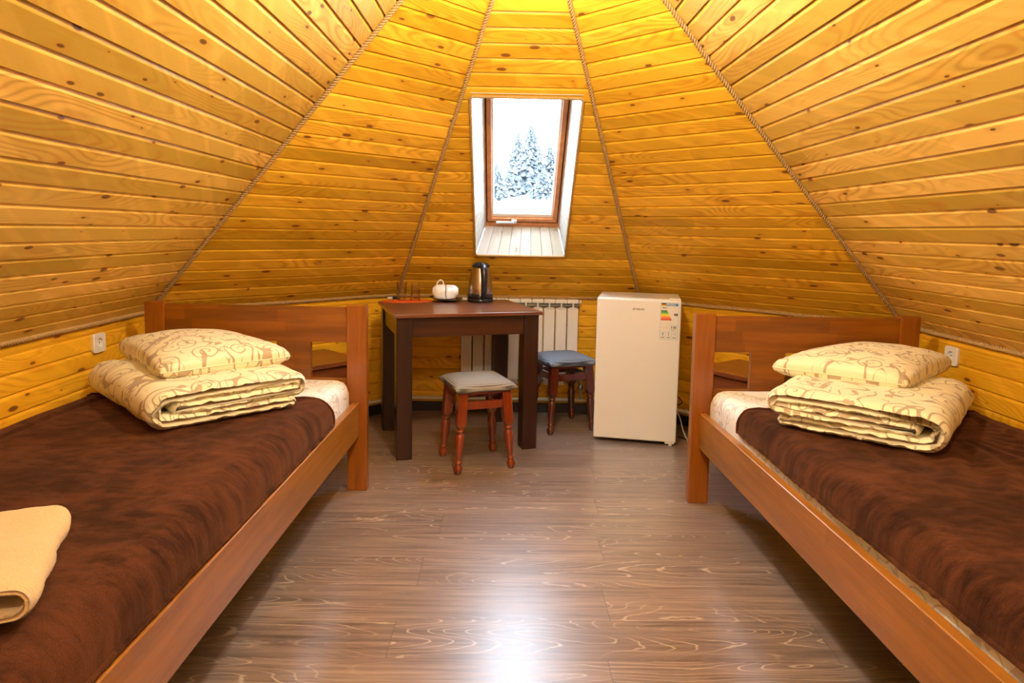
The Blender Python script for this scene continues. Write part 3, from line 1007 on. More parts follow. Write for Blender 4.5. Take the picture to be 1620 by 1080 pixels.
def make_blanket(key):
    sd = BED[key]['side']          # +1: room side is local +x
    verts, faces, uvs = [], [], []
    NS, NY = 110, 210
    off = .012
    fl = .425 - .055
    s_wall = -(.425 + .045)
    def s_room(y):      # how far the blanket reaches over the room-side edge
        if key == 'L':
            return fl + .020 + .070 * PI / 2 + .038 + .006 * N3(y * 5, 1)
        return fl + .055 * PI / 2 + .048 + .008 * N3(y * 4, 4)
    def y_head(s):
        if key == 'L': return -.455 + .075 * max(0, min(1, (s - .20) / .25)) + .012 * N3(s * 6, 2)
        return -.425 + .05 * max(0, min(1, (s - .18) / .2)) + .012 * N3(s * 6, 7)
    for j in range(NY + 1):
        f = j / NY
        for i in range(NS + 1):
            g = i / NS
            yh = None
            s_tmp = s_wall + (fl + .1 - s_wall) * g
            yh = y_head(s_tmp)
            y = yh + (-2.09 - yh) * f
            sr = s_room(y)
            s = s_wall + (sr - s_wall) * g
            if s < -.40:
                x = s; z = .528 + off + .008 * (1 + N3(y * 3, 9)) - max(0, -s - .455) * .6
            else:
                x, z = prof_pt(s, off=off, half=.445 if key == 'L' else .425, rad=.07 if key == 'L' else .055)
            w = .0075 * N3(x * 3.2, y * 2.3, 5) + .0035 * N3(x * 9 + y * 4, y * 7, 1) + .0015 * N3(x * 28, y * 28, 2)
            if key == 'R':   # creases fanning out from under the bedding
                d = math.hypot(x + .18, y + .62)
                w += .007 * max(0, 1 - abs(d - .42) / .35) * math.sin(22 * math.atan2(y + .62, x + .18) + 5 * N3(x * 3, y * 3)) * (1 if x < .2 else .3)
            else:
                d = math.hypot(x - .22, y + .55)
                w += .004 * max(0, 1 - abs(d - .33) / .22) * math.sin(15 * math.atan2(y + .55, x - .22) + 4 * N3(x * 3, y * 3)) * (1 if x > 0 else 0)
            w = max(w, -.006)
            edge = min(f * 20, 1)
            if abs(s) < fl + .03: z += w
            else: x += w * .6 * (1 if s > 0 else -1)
            if f < .004: z -= .002
            if x > .405: z -= 0
            verts.append([x * sd, y, z]); uvs.append((s, y))
    W = NS + 1
    for j in range(NY):
        for i in range(NS):
            a = j * W + i; faces.append((a, a + W, a + W + 1, a + 1))
    lab = {'L': 'dark brown plush blanket spread on the bed, with a folded beige towel lying on it',
           'R': 'dark brown plush blanket without a towel, on the bed beside the fridge'}[key]
    o = thing_mesh('blanket', key, verts, faces, M['blanket'], uvs, lab, 'blanket', 'brown plush blankets')
    sol = o.modifiers.new('thickness', 'SOLIDIFY'); sol.thickness = .008; sol.offset = 1 if sd < 0 else -1
    # fuzzy hem along the head end and the room side
    path = [verts[i] for i in range(0, W, 2)] + [verts[j * W + NS] for j in range(2, NY + 1, 2)]
    bm = bmesh.new()
    pts = []
    for q, p in enumerate(path):
        pts.append((p[0] + .002 * N3(q * 1.3, 1), p[1] + .002 * N3(q * 1.7, 2), p[2] + .001 + .002 * N3(q * 1.1, 3)))
    tube(bm, pts, .0075, 8, rs=[.0070 + .0022 * N3(q * .9, 4) for q in range(len(pts))])
    bm_obj('hem', bm, M['blanket'], o, smooth=True)
    return o
for k_ in 'LR': make_blanket(k_)

# folded duvets: a thick ribbon folded in three layers; u across the open ends, v along
def ribbon_duvet(name, key, origin, ang, U, V, label, seed, flip=False, flap=False):
    T = .050
    path = []
    def add(u, z): path.append(Vector((u, z)))
    z1, z2, z3 = .023, .067, .111
    n = 30
    if flap:
        for i in range(6): add(-.06 + .06 * i / 6, z1 - .006)
    for i in range(n): add(U - .03 - (U - .03 - .055) * i / n, z1)
    for i in range(13):
        a = -PI / 2 - PI * i / 12; add(.055 + (z3 - z1) / 2 * 1.15 * math.cos(a), (z1 + z3) / 2 + (z3 - z1) / 2 * math.sin(a))
    for i in range(1, n): add(.055 + (U - .075) * i / n, z3 + .004 * math.sin(PI * i / n))
    for i in range(9):
        a = PI / 2 - PI * i / 8; add(U - .02 + .024 * math.cos(a), (z2 + z3) / 2 + (z3 - z2) / 2 * math.sin(a))
    for i in range(1, n): add(U - .02 - (U - .082) * i / n, z2)
    if flap: path = path[6:]
    npth = len(path)
    NV = 90
    verts, faces, uvs = [], [], []
    acc = [0]
    for a, b in zip(path[:-1], path[1:]): acc.append(acc[-1] + (b - a).length)
    nrm = []
    for i in range(npth):
        t = (path[min(i + 1, npth - 1)] - path[max(i - 1, 0)]).normalized(); nrm.append(Vector((-t.y, t.x)))
    ring_n = npth * 2 + 6
    ca_, sa_ = math.cos(ang), math.sin(ang)
    for j in range(NV + 1):
        v = j / NV
        v = .45 * v + .55 * (.5 - .5 * math.cos(PI * v))
        e = min(v, 1 - v) * V
        k_e = max(0, 1 - e / .028)
        th = T * max(.42, math.sqrt(max(0, 1 - k_e * k_e)))
        puff = 1
        ring = []
        def pt(i, side, k=1.0):
            p = path[i]
            wr = .0045 * N3(acc[i] * 14, v * V * 9, seed + side) + .0085 * max(0, 1 - e / .11) * N3(acc[i] * 34, v * V * 12, seed + side + 5)
            hh = th * .5 * k * (1 + .12 * N3(acc[i] * 9, v * 5, seed)) + wr
            q = p + nrm[i] * side * hh
            return q
        for i in range(npth): ring.append((pt(i, 1), acc[i], 0))
        for a in (60, 0, -60):
            i = npth - 1; t = Vector((nrm[i].y, -nrm[i].x))
            ring.append((path[i] + nrm[i] * math.sin(R(a)) * th * .5 + t * math.cos(R(a)) * th * .4, acc[i] + .02, 0))
        for i in range(npth - 1, -1, -1): ring.append((pt(i, -1), acc[i] + 2.3, 0))
        for a in (-60, 0, 60):
            t = Vector((-nrm[0].y, nrm[0].x))
            ring.append((path[0] + nrm[0] * math.sin(R(a)) * th * .5 + t * math.cos(R(a)) * th * .4, -.02, 0))
        vv = (v - .5) * V
        for p, ua, _ in ring:
            vloc = vv + .012 * N3(ua * 3, seed, v * 2) * (1 if 0 < j < NV else 1.6)
            uu = p.x - U / 2
            # slight sag of the corners
            z = p.y * (1 - .10 * abs(2 * v - 1) ** 3) + .0
            z = max(z, .0015)
            x = uu * (1 + .02 * N3(v * 3, seed)) ; y = vloc
            if flip: x = -x
            verts.append((origin[0] + x * ca_ - y * sa_, origin[1] + x * sa_ + y * ca_, origin[2] + z))
            uvs.append((ua + seed, v * V))
    K = len(ring)
    for j in range(NV):
        for i in range(K):
            a, b = j * K + i, j * K + (i + 1) % K
            faces.append((a, b, b + K, a + K))
    faces.append(tuple(range(K))); faces.append(tuple(reversed(range(NV * K, (NV + 1) * K))))
    o = mesh_from(name, verts, faces, M['duvet'], smooth=True, uvs=uvs)
    return tag(o, label, 'duvet', 'folded duvets on the beds')

def make_pillow(key, quad, zc, thick, label, seed):
    # quad: four corners going round, world xy; superellipse-like cushion
    n = 56
    verts, faces, uvs = [], [], []
    A, B, Cc, D = [Vector(q) for q in quad]
    def surf(u, v, side):
        # pull edges inwards between the corners
        bu = .045 * math.sin(PI * u) ; bv = .045 * math.sin(PI * v)
        uu = u + (0.5 - u) * 2 * bv * .8 * abs(2 * u - 1)
        vv = v + (0.5 - v) * 2 * bu * .8 * abs(2 * v - 1)
        p = A.lerp(B, uu).lerp(D.lerp(Cc, uu), vv)
        p = p.lerp((A + B + Cc + D) / 4, .075 * (abs(2 * u - 1) * abs(2 * v - 1)) ** 5)
        h = (math.sin(PI * min(max(u, 0), 1)) * math.sin(PI * min(max(v, 0), 1))) ** .30
        e = min(u, 1 - u, v, 1 - v)
        wr = .006 * N3(u * 5 + seed, v * 5, side) * h + .006 * max(0, 1 - e / .14) * N3((u + v) * 16, (u - v) * 16, seed) * (h > 0)
        z = zc + side * thick * (.56 if side > 0 else .44) * h + wr
        # corners perk slightly
        return (p.x, p.y, z)
    for side in (1, -1):
        for j in range(n + 1):
            for i in range(n + 1):
                u = .5 - .5 * math.cos(PI * i / n); v = .5 - .5 * math.cos(PI * j / n)
                verts.append(surf(u, v, side)); uvs.append((u * (B - A).length + seed * .37, v * (D - A).length + side * 2.0))
    W = n + 1
    off = W * W
    for j in range(n):
        for i in range(n):
            a = j * W + i
            faces.append((a, a + 1, a + W + 1, a + W)); faces.append((off + a, off + a + W, off + a + W + 1, off + a + 1))
    me_o = mesh_from('pillow', verts, faces, M['duvet'], smooth=True, uvs=uvs)
    bm = bmesh.new(); bm.from_mesh(me_o.data); bmesh.ops.remove_doubles(bm, verts=bm.verts, dist=.0004)
    for f in bm.faces: f.smooth = True
    bm.to_mesh(me_o.data); bm.free()
    # seam piping round the edge
    bm = bmesh.new()
    pts = []
    for k in range(4 * 40):
        s, f = divmod(k, 40); f /= 40
        u, v = ((f, 0), (1, f), (1 - f, 1), (0, 1 - f))[s]
        p = surf(u, v, 1); pts.append((p[0], p[1], p[2]))
    pts.append(pts[0])
    tube(bm, pts, .0022, 6, cap=False)
    bm_obj('seam', bm, M['duvet'], me_o, smooth=True)
    return tag(me_o, label, 'pillow', 'pillows on the folded duvets')

# bedding heaps
ZB = .547
ribbon_duvet('folded_duvet', 'L', (-1.165, 2.485, ZB), R(45), .50, .70, 'cream scroll-patterned duvet folded in layers on the blanket that also holds the towel', 3.0)
make_pillow('L', [(-1.145, 2.185), (-.795, 2.555), (-1.235, 3.00 - .09), (-1.60, 2.72)], .705, .150, 'cream scroll-patterned pillow on the folded duvet, on the bed with the towel', 1)
ribbon_duvet('folded_duvet', 'R', (1.350, 2.365, ZB), R(-40), .50, .68, 'cream scroll-patterned duvet, loosely folded, on the bed beside the fridge', 8.0, flip=True, flap=True)
make_pillow('R', [(1.385, 2.215), (1.865, 2.685), (1.52, 2.87), (1.005, 2.52)], .700, .150, 'cream scroll-patterned pillow on the folded duvet, on the bed beside the fridge', 5)

# towel: terry ribbon folded over
def make_towel():
    path = []
    Wd = .30
    for i in range(20): path.append(Vector((-Wd + Wd * i / 20, .012)))
    for i in range(13):
        a = -PI / 2 + PI * i / 12; path.append(Vector((.022 * math.cos(a), .034 + .022 * math.sin(a))))
    for i in range(1, 20): path.append(Vector((-Wd * i / 20, .056 + .006 * math.sin(PI * i / 20))))
    T = .017
    verts, faces, uvs = [], [], []
    npth = len(path); NV = 44; Lv = .36
    ax = Vector((.47, -.88)); px = Vector((.88, .47))
    base = Vector((-.925, 1.34))
    nrm = []
    for i in range(npth):
        t = (path[min(i + 1, npth - 1)] - path[max(i - 1, 0)]).normalized(); nrm.append(Vector((-t.y, t.x)))
    for j in range(NV + 1):
        v = j / NV
        e = min(v, 1 - v) * Lv
        th = T * (1 - max(0, 1 - e / .012) ** 2 * .6)
        ring = []
        for side, rng in ((1, range(npth)), (-1, range(npth - 1, -1, -1))):
            for i in rng:
                ring.append(path[i] + nrm[i] * side * (th * .5 + .0014 * N3(i * .9, v * 30, side)))
        for p in ring:
            q = base + ax * (v * Lv) + px * (p.x - .02 * v + .008 * N3(v * 4, p.x * 8))
            verts.append((q.x, q.y, .549 + max(.001, p.y * (1 + .25 * N3(v * 2, p.x * 5, 7)) + .012 * v * v + (.012 * (1 - v) ** 3))))
    K = len(ring)
    for j in range(NV):
        for i in range(K):
            a, b = j * K + i, j * K + (i + 1) % K
            faces.append((a, b, b + K, a + K))
    for base_i, rev in ((0, False), (NV * K, True)):
        for i in range(npth - 1):
            q = (base_i + i, base_i + i + 1, base_i + K - 2 - i, base_i + K - 1 - i)
            faces.append(q if not rev else q[::-1])
    o = mesh_from('towel', verts, faces, M['towel'], smooth=True)
    tag(o, 'beige terry towel folded over, lying on the dark brown blanket', 'towel')
make_towel()

# ---------------------------------------------------------------- nightstands in the corners behind the headboards
def nightstand(corner, ang, label):
    t = thing('nightstand', label, 'nightstand', (corner[0], corner[1], 0), ang)
    s = .40
    boxobj('nightstand_top', (0, s, 0, s, .478, .50), M['nightstand'], t, .003)
    b = bmesh.new()
    i = .018
    box(b, i, i + .016, i, s - i, .07, .478); box(b, s - i - .016, s - i, i, s - i, .07, .478)
    box(b, i + .016, s - i - .016, s - i - .012, s - i, .07, .478); box(b, i + .016, s - i - .016, i + .02, s - i - .012, .07, .086)
    box(b, i + .016, s - i - .016, i + .02, s - i - .012, .30, .316)
    bm_obj('cabinet_body', b, M['nightstand'], t)
    d = boxobj('drawer', (i + .018, s - i - .018, i, i + .018, .33, .474), M['nightstand'], t, .002)
    b = bmesh.new(); lathe(b, [(0, 0), (.012, .002), (.014, .012), (.008, .02), (0, .022)], 16)
    bmesh.ops.transform(b, matrix=Matrix.Translation((s / 2, i, .405)) @ Matrix.Rotation(R(90), 4, 'X'), verts=b.verts)
    bm_obj('knob', b, M['chrome'], d)
    d = boxobj('door', (i + .018, s - i - .018, i, i + .018, .09, .326), M['nightstand'], t, .002)
    b = bmesh.new(); lathe(b, [(0, 0), (.012, .002), (.014, .012), (.008, .02), (0, .022)], 16)
    bmesh.ops.transform(b, matrix=Matrix.Translation((s - .07, i, .22)) @ Matrix.Rotation(R(90), 4, 'X'), verts=b.verts)
    bm_obj('knob', b, M['chrome'], d)
    for fx in (.03, s - .06):
        for fy in (.03, s - .06):
            boxobj('foot', (fx, fx + .03, fy, fy + .03, 0, .07), M['nightstand'], t, .002)
    return t
nightstand((-1.015, 3.345 - .06), R(48), 'dark brown nightstand in the corner behind the headboard of the bed with the towel')
nightstand((1.02, 3.50), R(-53), 'dark brown nightstand in the corner behind the headboard of the bed beside the fridge')

# ---------------------------------------------------------------- table
TH = .768
tb = thing('table', 'dark brown wooden table with kettle and cups on it', 'table', (-.5574, 3.3609, 0), .3071)
TW, TD = .806, .659
boxobj('tabletop', (0, TW, 0, TD, TH - .018, TH), M['table_top'], tb, .002)
lw_ = .082
i_ = .016
for (x, y) in ((i_, i_), (TW - i_ - lw_, i_), (i_, TD - i_ - lw_), (TW - i_ - lw_, TD - i_ - lw_)):
    boxobj('leg', (x, x + lw_, y, y + lw_, 0, TH - .018), M['table_dark'], tb, .003)
za, zb2 = TH - .018 - .105, TH - .018
boxobj('apron', (i_ + lw_, TW - i_ - lw_, i_ + .012, i_ + .034, za, zb2), M['table_dark_x'], tb, .001)
boxobj('apron', (i_ + lw_, TW - i_ - lw_, TD - i_ - .034, TD - i_ - .012, za, zb2), M['table_dark_x'], tb, .001)
boxobj('apron', (i_ + .010, i_ + .032, i_ + lw_, TD - i_ - lw_, za, zb2), M['table_dark_x'], tb, .001)
boxobj('apron', (TW - i_ - .032, TW - i_ - .010, i_ + lw_, TD - i_ - lw_, za, zb2), M['table_dark_x'], tb, .001)

# ---------------------------------------------------------------- stools
def make_stool(loc, rz, label, wood, cloth):
    t = thing('stool', label, 'stool', (*loc, 0), rz, 'upholstered stools by the table')
    ht = .455
    # cushion seat
    n = 26
    verts, faces = [], []
    hs = .161 if wood is M['stool'] else .157
    for side in (1, -1):
        for j in range(n + 1):
            for i in range(n + 1):
                u = -math.cos(PI * i / n); v = -math.cos(PI * j / n)
                k = 1 - .05 * (1 - u * u) * abs(v) ** 2; kk = 1 - .05 * (1 - v * v) * abs(u) ** 2
                x = hs * u * kk; y = hs * v * k
                e = ((1 - u ** 6) * (1 - v ** 6)) ** .5
                z = ht - .030 + (.030 * e + .008 * (1 - u * u) * (1 - v * v) if side > 0 else -.026 * e ** .5)
                verts.append((x, y, z))
    W = n + 1; off = W * W
    for j in range(n):
        for i in range(n):
            a = j * W + i
            faces.append((a, a + 1, a + W + 1, a + W)); faces.append((off + a, off + a + W, off + a + W + 1, off + a + 1))
    o = mesh_from('seat_cushion', verts, faces, cloth, t, smooth=True)
    bm = bmesh.new(); bm.from_mesh(o.data); bmesh.ops.remove_doubles(bm, verts=bm.verts, dist=.0003); bm.to_mesh(o.data); bm.free()
    boxobj('seat_base', (-.135, .135, -.135, .135, ht - .062, ht - .050), wood, t, .002)
    # turned legs, square at the top
    for sx in (-1, 1):
        for sy in (-1, 1):
            bm = bmesh.new()
            zt = ht - .058
            prof = [(.011, 0), (.014, .004), (.0185, .022), (.019, .030), (.0125, .046), (.012, .049), (.0165, .055), (.0165, .060), (.011, .066),
                    (.012, .074), (.016, .105), (.0195, .150), (.0205, .178), (.0175, .196), (.013, .204), (.0175, .209), (.0185, .214), (.014, .222)]
            lathe(bm, [(0, 0)] + [(r * 1.18, z) for r, z in prof] + [(0, .2225)], 20)
            b0 = [v for v in bm.verts]
            # square block with chamfered lower end
            rings = []
            for hw, z, ch in ((.016, .220, .011), (.0235, .240, .006), (.024, .250, .002), (.024, zt, .002)):
                ring = []
                for cx, cy, q in ((1, 1, 0), (-1, 1, 1), (-1, -1, 2), (1, -1, 3)):
                    a, b = (hw - ch) * cx, (hw) * cy
                    c, d = (hw) * cx, (hw - ch) * cy
                    pr = [(c, d), (a, b)] if q % 2 == 0 else [(a, b), (c, d)]
                    ring += [bm.verts.new((p[0], p[1], z)) for p in pr]
                rings.append(ring)
            for ra, rb in zip(rings[:-1], rings[1:]):
                for k in range(8):
                    bm.faces.new((ra[k], ra[(k + 1) % 8], rb[(k + 1) % 8], rb[k]))
            bm.faces.new(rings[0][::-1]); bm.faces.new(rings[-1])
            for v in bm.verts:
                f = v.co.z / zt
                v.co.x += sx * (.142 - .028 * f); v.co.y += sy * (.142 - .028 * f)
            bm_obj('leg', bm, wood, t)
    zs = .335
    for ax in (0, 1):
        for s in (-1, 1):
            c = s * .1165
            d = (-.096, .096, c - .009, c + .009, zs - .020, zs + .020) if ax == 0 else (c - .009, c + .009, -.096, .096, zs - .020, zs + .020)
            boxobj('stretcher', d, wood, t, .002)
    return t
make_stool((-.133, 3.388), R(20.5), 'reddish stool with grey-beige woven seat standing in front of the table', M['stool'], M['weave'])
make_stool((.367, 4.055), R(21), 'dark stool with blue-grey woven seat between the table and the fridge', M['stool_dark'], M['weave_blue'])

# ---------------------------------------------------------------- fridge
fr = thing('fridge', 'small white under-counter fridge with an energy label on its door', 'fridge', (.5288, 3.7762, 0), -.206)
FW, FD, FH = .4665, .400, .8362
boxobj('cabinet', (.004, FW - .004, .045, FD, .018, FH - .022), M['fridge'], fr, .006, 3)
boxobj('top_panel', (0, FW, .030, FD, FH - .022, FH - .001), M['fridge'], fr, .006, 3)
boxobj('door_seal', (.012, FW - .012, .036, .046, .035, FH - .030), M['seal'], fr, .001)
dr = boxobj('door', (0, FW, 0, .036, .022, FH - .004), M['fridge'], fr, .007, 4)
boxobj('hinge', (FW - .065, FW - .004, .004, .05, FH - .004, FH + .006), M['white_plastic'], fr, .003)
boxobj('hinge', (FW - .060, FW - .008, .004, .046, .012, .022), M['white_plastic'], fr, .002)
boxobj('plinth', (.02, FW - .02, .05, .10, .004, .03), M['black'], fr, .001)
for fx, fz in ((.03, .022), (FW - .03, .022)):
    for fy in (.065 if fx < .2 else .018, FD - .05):
        lathe_obj('foot', [(0, 0), (.011, 0), (.013, .003), (.011, .006), (.010, fz), (0, fz)], M['white_plastic'], fr, 18, Matrix.Translation((fx, fy, 0)))

def text_mesh(name, s, size, mat, parent, loc, align='LEFT', bold=0.0, squash=1.0):
    cu = bpy.data.curves.new(name, 'FONT'); cu.body = s; cu.size = size; cu.align_x = align; cu.offset = bold; cu.extrude = .0002
    to = bpy.data.objects.new('tmp_text', cu); C.objects.link(to)
    dg = bpy.context.evaluated_depsgraph_get()
    me = bpy.data.meshes.new_from_object(to.evaluated_get(dg))
    bpy.data.objects.remove(to, do_unlink=True)
    me.transform(Matrix.Translation(loc) @ Matrix.Rotation(R(90), 4, 'X') @ Matrix.Diagonal((squash, 1, 1, 1)))
    me.materials.clear(); me.materials.append(mat)
    o = bpy.data.objects.new(name, me)
    return put(o, parent)
yf = -.0012
lg = text_mesh('logo', 'DELFA', .0135, M['ink'], fr, (.216, yf + .0008, .7725), bold=.0003, squash=1.25)
lm = bmesh.new()
for (a, b) in (((.199, .772), (.206, .7835)), ((.2045, .772), (.2115, .7835))):
    vs = [lm.verts.new((p[0], yf, p[1])) for p in ((a[0], a[1]), (a[0] + .003, a[1]), (b[0] + .003, b[1]), (b[0], b[1]))]; lm.faces.new(vs)
box(lm, .2005, .2105, yf - .0002, yf + .0004, .7715, .7732)
bm_obj('logo_mark', lm, M['ink'], fr)
# energy label
LX0, LX1, LZ0, LZ1 = .352, .452, .613, .822
lab = boxobj('energy_label', (LX0, LX1, -.0010, .0006, LZ0, LZ1), M['lab_paper'], fr, 0)
lb = bmesh.new()
def flat(bm, x0, x1, z0, z1, mi, y=-.0014): box(bm, x0, x1, y, y + .0003, z0, z1, mi=mi)
mats = [M['lab_sky'], M['lab_blue'], M['ink'], M['gold'], M['g1'], M['g2'], M['g3'], M['y1'], M['o1'], M['o2'], M['r1']]
wL, hL = LX1 - LX0, LZ1 - LZ0
for a in ((LX0, LX0 + .0018, LZ0, LZ1), (LX1 - .0018, LX1, LZ0, LZ1), (LX0, LX1, LZ0, LZ0 + .0018), (LX0, LX1, LZ1 - .0018, LZ1)): flat(lb, *a, 0)
flat(lb, LX0 + .034, LX1 - .004, LZ1 - .021, LZ1 - .006, 1)
flat(lb, LX0 + .006, LX0 + .032, LZ1 - .013, LZ1 - .005, 2)
flat(lb, LX0 + .006, LX0 + .032, LZ1 - .022, LZ1 - .013, 3)
z_ = LZ1 - .046
for k, mi in enumerate((4, 5, 6, 7, 8, 9, 10)):
    ww = .036 + .0042 * k
    zt, zb3 = z_ - k * .0080, z_ - k * .0080 - .0070
    vs = [lb.verts.new((x, -.0014, z)) for x, z in ((LX0 + .005, zt), (LX0 + .005 + ww - .004, zt), (LX0 + .005 + ww, (zt + zb3) / 2), (LX0 + .005 + ww - .004, zb3), (LX0 + .005, zb3))]
    f = lb.faces.new(vs); f.material_index = mi
vs = [lb.verts.new((x, -.0014, z)) for x, z in ((LX1 - .026, LZ1 - .068), (LX1 - .019, LZ1 - .061), (LX1 - .005, LZ1 - .061), (LX1 - .005, LZ1 - .075), (LX1 - .019, LZ1 - .075))]
lb.faces.new(vs).material_index = 2
def frm(x0, x1, z0, z1, t=.0011, mi=0):
    for a in ((x0, x0 + t, z0, z1), (x1 - t, x1, z0, z1), (x0, x1, z0, z0 + t), (x0, x1, z1 - t, z1)): flat(lb, *a, mi)
frm(LX0 + .054, LX1 - .005, LZ0 + .048, LZ0 + .084)
for k in range(3): frm(LX0 + .005 + k * .0315, LX0 + .032 + k * .0315, LZ0 + .006, LZ0 + .044)
flat(lb, LX0 + .008, LX0 + .046, LZ0 + .065, LZ0 + .0665, 3)
flat(lb, LX0 + .066, LX1 - .008, LZ1 - .030, LZ1 - .0288, 3)
flat(lb, LX0 + .062, LX1 - .012, LZ0 + .054, LZ0 + .056, 2)
for k in range(3): flat(lb, LX0 + .011 + k * .0315, LX0 + .026 + k * .0315, LZ0 + .010, LZ0 + .0135, 2)
flat(lb, LX0 + .0165, LX0 + .0215, LZ0 + .022, LZ0 + .039, 1)
flat(lb, LX0 + .047, LX0 + .052, LZ0 + .022, LZ0 + .026, 1); flat(lb, LX0 + .050, LX0 + .0525, LZ0 + .025, LZ0 + .038, 1); flat(lb, LX0 + .045, LX0 + .0525, LZ0 + .036, LZ0 + .039, 1)
for a_ in (-26, 0, 26):
    vs = [Vector((0, 0)), Vector((.016, -.001)), Vector((.016, .001))]
    c_, s_ = math.cos(R(a_)), math.sin(R(a_))
    lb.faces.new([lb.verts.new((LX0 + .073 + v.x * c_ - v.y * s_, -.0014, LZ0 + .030 + v.x * s_ + v.y * c_)) for v in vs]).material_index = 1
bm_obj('label_print', lb, None, lab, mats=mats)
text_mesh('label_text', 'ENERG', .0145, M['lab_paper'], lab, (LX0 + .037, -.0018, LZ1 - .0185), bold=.0003, squash=1.05)
text_mesh('label_text', 'DELFA', .0085, M['ink'], lab, (LX0 + .012, -.0018, LZ1 - .0345), bold=.0002)
text_mesh('label_text', '110', .0185, M['ink'], lab, (LX0 + .0605, -.0018, LZ0 + .0625), bold=.0007, squash=1.05)
text_mesh('label_text', 'F', .0120, M['lab_paper'], lab, (LX1 - .017, -.0018, LZ1 - .0723), bold=.0004)

# ---------------------------------------------------------------- radiator and pipes
rad = thing('radiator', 'white sectional radiator on the wall below the window, partly behind the table', 'radiator', (.483, 4.318, .205))
NSEC, SW = 10, .0762
for k in range(NSEC):
    b = bmesh.new()
    x1 = -k * SW; x0 = x1 - SW
    xc = (x0 + x1) / 2
    box(b, x0 + .004, x1 - .004, -.044, -.034, .035, .500, .004)          # front fin
    box(b, xc - .003, xc + .003, -.036, .030, .03, .56)                    # web
    box(b, x0 + .003, x1 - .003, -.030, -.020, .035, .505)                 # second fin
    box(b, x0 + .0005, x1 - .0005, -.040, .030, .536, .562, .006)          # top cap
    box(b, xc - .005, xc + .005, -.044, -.030, .49, .54, .002)
    box(b, xc - .024, xc + .024, -.043, -.036, .503, .512, .001)
    box(b, x0 + .008, x1 - .008, -.024, .030, .0, .03, .004)
    bm_obj('radiator_section', b, M['radiator'], rad)
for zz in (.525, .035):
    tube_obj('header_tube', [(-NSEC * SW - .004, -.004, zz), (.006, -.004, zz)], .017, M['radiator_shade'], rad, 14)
tube_obj('end_plug', [(.004, -.004, .545), (.016, -.004, .545)], .014, M['white_plastic'], rad, 14)
for xx in (-.1, -.66):
    boxobj('wall_bracket', (xx - .01, xx + .01, .02, .036, .50, .53), M['radiator'], rad, .001)
pz = .104
pl = [Vector((-1.55, 3.42, pz)), Vector((-.69, 4.305, pz)), Vector((.875, 4.305, pz)), Vector((1.86, 3.32, pz))]
t = thing('heating_pipe', 'pale heating pipe running low along the wall boards beneath the radiator', 'pipe', (0, 0, 0))
tube_obj('long_pipe', pl, .0125, M['pipe'], t, 12)
tube_obj('riser_pipe', [(.51, 4.305, pz), (.51, 4.30, .235), (.485, 4.295, .24)], .011, M['pipe'], t, 12)
tube_obj('valve', [(.51, 4.302, .175), (.51, 4.300, .215)], .018, M['chrome'], t, 12)

# cables beside the fridge
def on(px_pts): return px_pts
tag(tube_obj('power_cable', smooth_path([(1.02, 4.02, .16), (1.06, 3.92, .12), (1.07, 3.84, .045), (1.085, 3.78, .006), (1.12, 3.80, .006), (1.135, 3.90, .10), (1.12, 3.98, .14)]), .0035, M['cable_white'], None, 8),
    'thin white cable hanging in a loop beside the fridge', 'cable')
tag(tube_obj('power_cable', smooth_path([(1.03, 4.04, .20), (1.06, 3.98, .22), (1.085, 3.95, .19), (1.06, 3.97, .165), (1.03, 4.02, .17)]), .003, M['black'], None, 8),
    'thin black cable curled above the white one beside the fridge', 'cable')
tag(tube_obj('power_cable', smooth_path([(1.05, 3.86, .005), (1.09, 3.80, .005), (1.13, 3.84, .005), (1.16, 3.90, .03)]), .004, M['black'], None, 8),
    'short black cable lying on the floor beside the fridge', 'cable')

# ---------------------------------------------------------------- sockets
def socket(loc, sx, label):
    # faces +x when sx = 1, -x when sx = -1
    t = thing('wall_socket', label, 'socket', loc, 0 if sx > 0 else PI, 'white wall sockets above the beds')
    n = 40
    b = bmesh.new()
    rr = .012; hw = .042
    ring = []
    for cy, cz, a0 in ((hw - rr, hw - rr, 0), (-hw + rr, hw - rr, 90), (-hw + rr, -hw + rr, 180), (hw - rr, -hw + rr, 270)):
        for k in range(6): ring.append((cy + rr * math.cos(R(a0 + 18 * k)), cz + rr * math.sin(R(a0 + 18 * k))))
    K = len(ring)
    r0 = [b.verts.new((0, p[0] * .96, p[1] * .96)) for p in ring]
    r1 = [b.verts.new((.010, *p)) for p in ring]
    r2 = [b.verts.new((.013, p[0] * .95, p[1] * .95)) for p in ring]
    hr_ = [b.verts.new((.013, .021 * math.cos(2 * PI * k / K + R(4)), .021 * math.sin(2 * PI * k / K + R(4)))) for k in range(K)]
    hb_ = [b.verts.new((.003, .0195 * math.cos(2 * PI * k / K + R(4)), .0195 * math.sin(2 * PI * k / K + R(4)))) for k in range(K)]
    for A_, B_ in ((r0, r1), (r1, r2), (r2, hr_), (hr_, hb_)):
        for k in range(K):
            b.faces.new((A_[k], A_[(k + 1) % K], B_[(k + 1) % K], B_[k]))
    b.faces.new(hb_); b.faces.new(r0[::-1])
    bm_obj('cover_plate', b, M['white_plastic'], t)
    b = bmesh.new()
    for yy in (-.0095, .0095):
        lathe(b, [(0, .0), (.0028, .0), (.0028, .0012), (0, .0012)], 12)
        vs = [v for v in b.verts if not v.tag]
        bmesh.ops.transform(b, matrix=Matrix.Translation((.0032, yy, 0)) @ Matrix.Rotation(R(90), 4, 'Y'), verts=vs)
        for v in vs: v.tag = True
    bm_obj('pin_hole', b, M['black'], t)
    for s in (-1, 1):
        boxobj('earth_clip', (.003, .012, -.003, .003, min(s * .0185, s * .0165), max(s * .0185, s * .0165)), M['chrome'], t, 0)
    return t
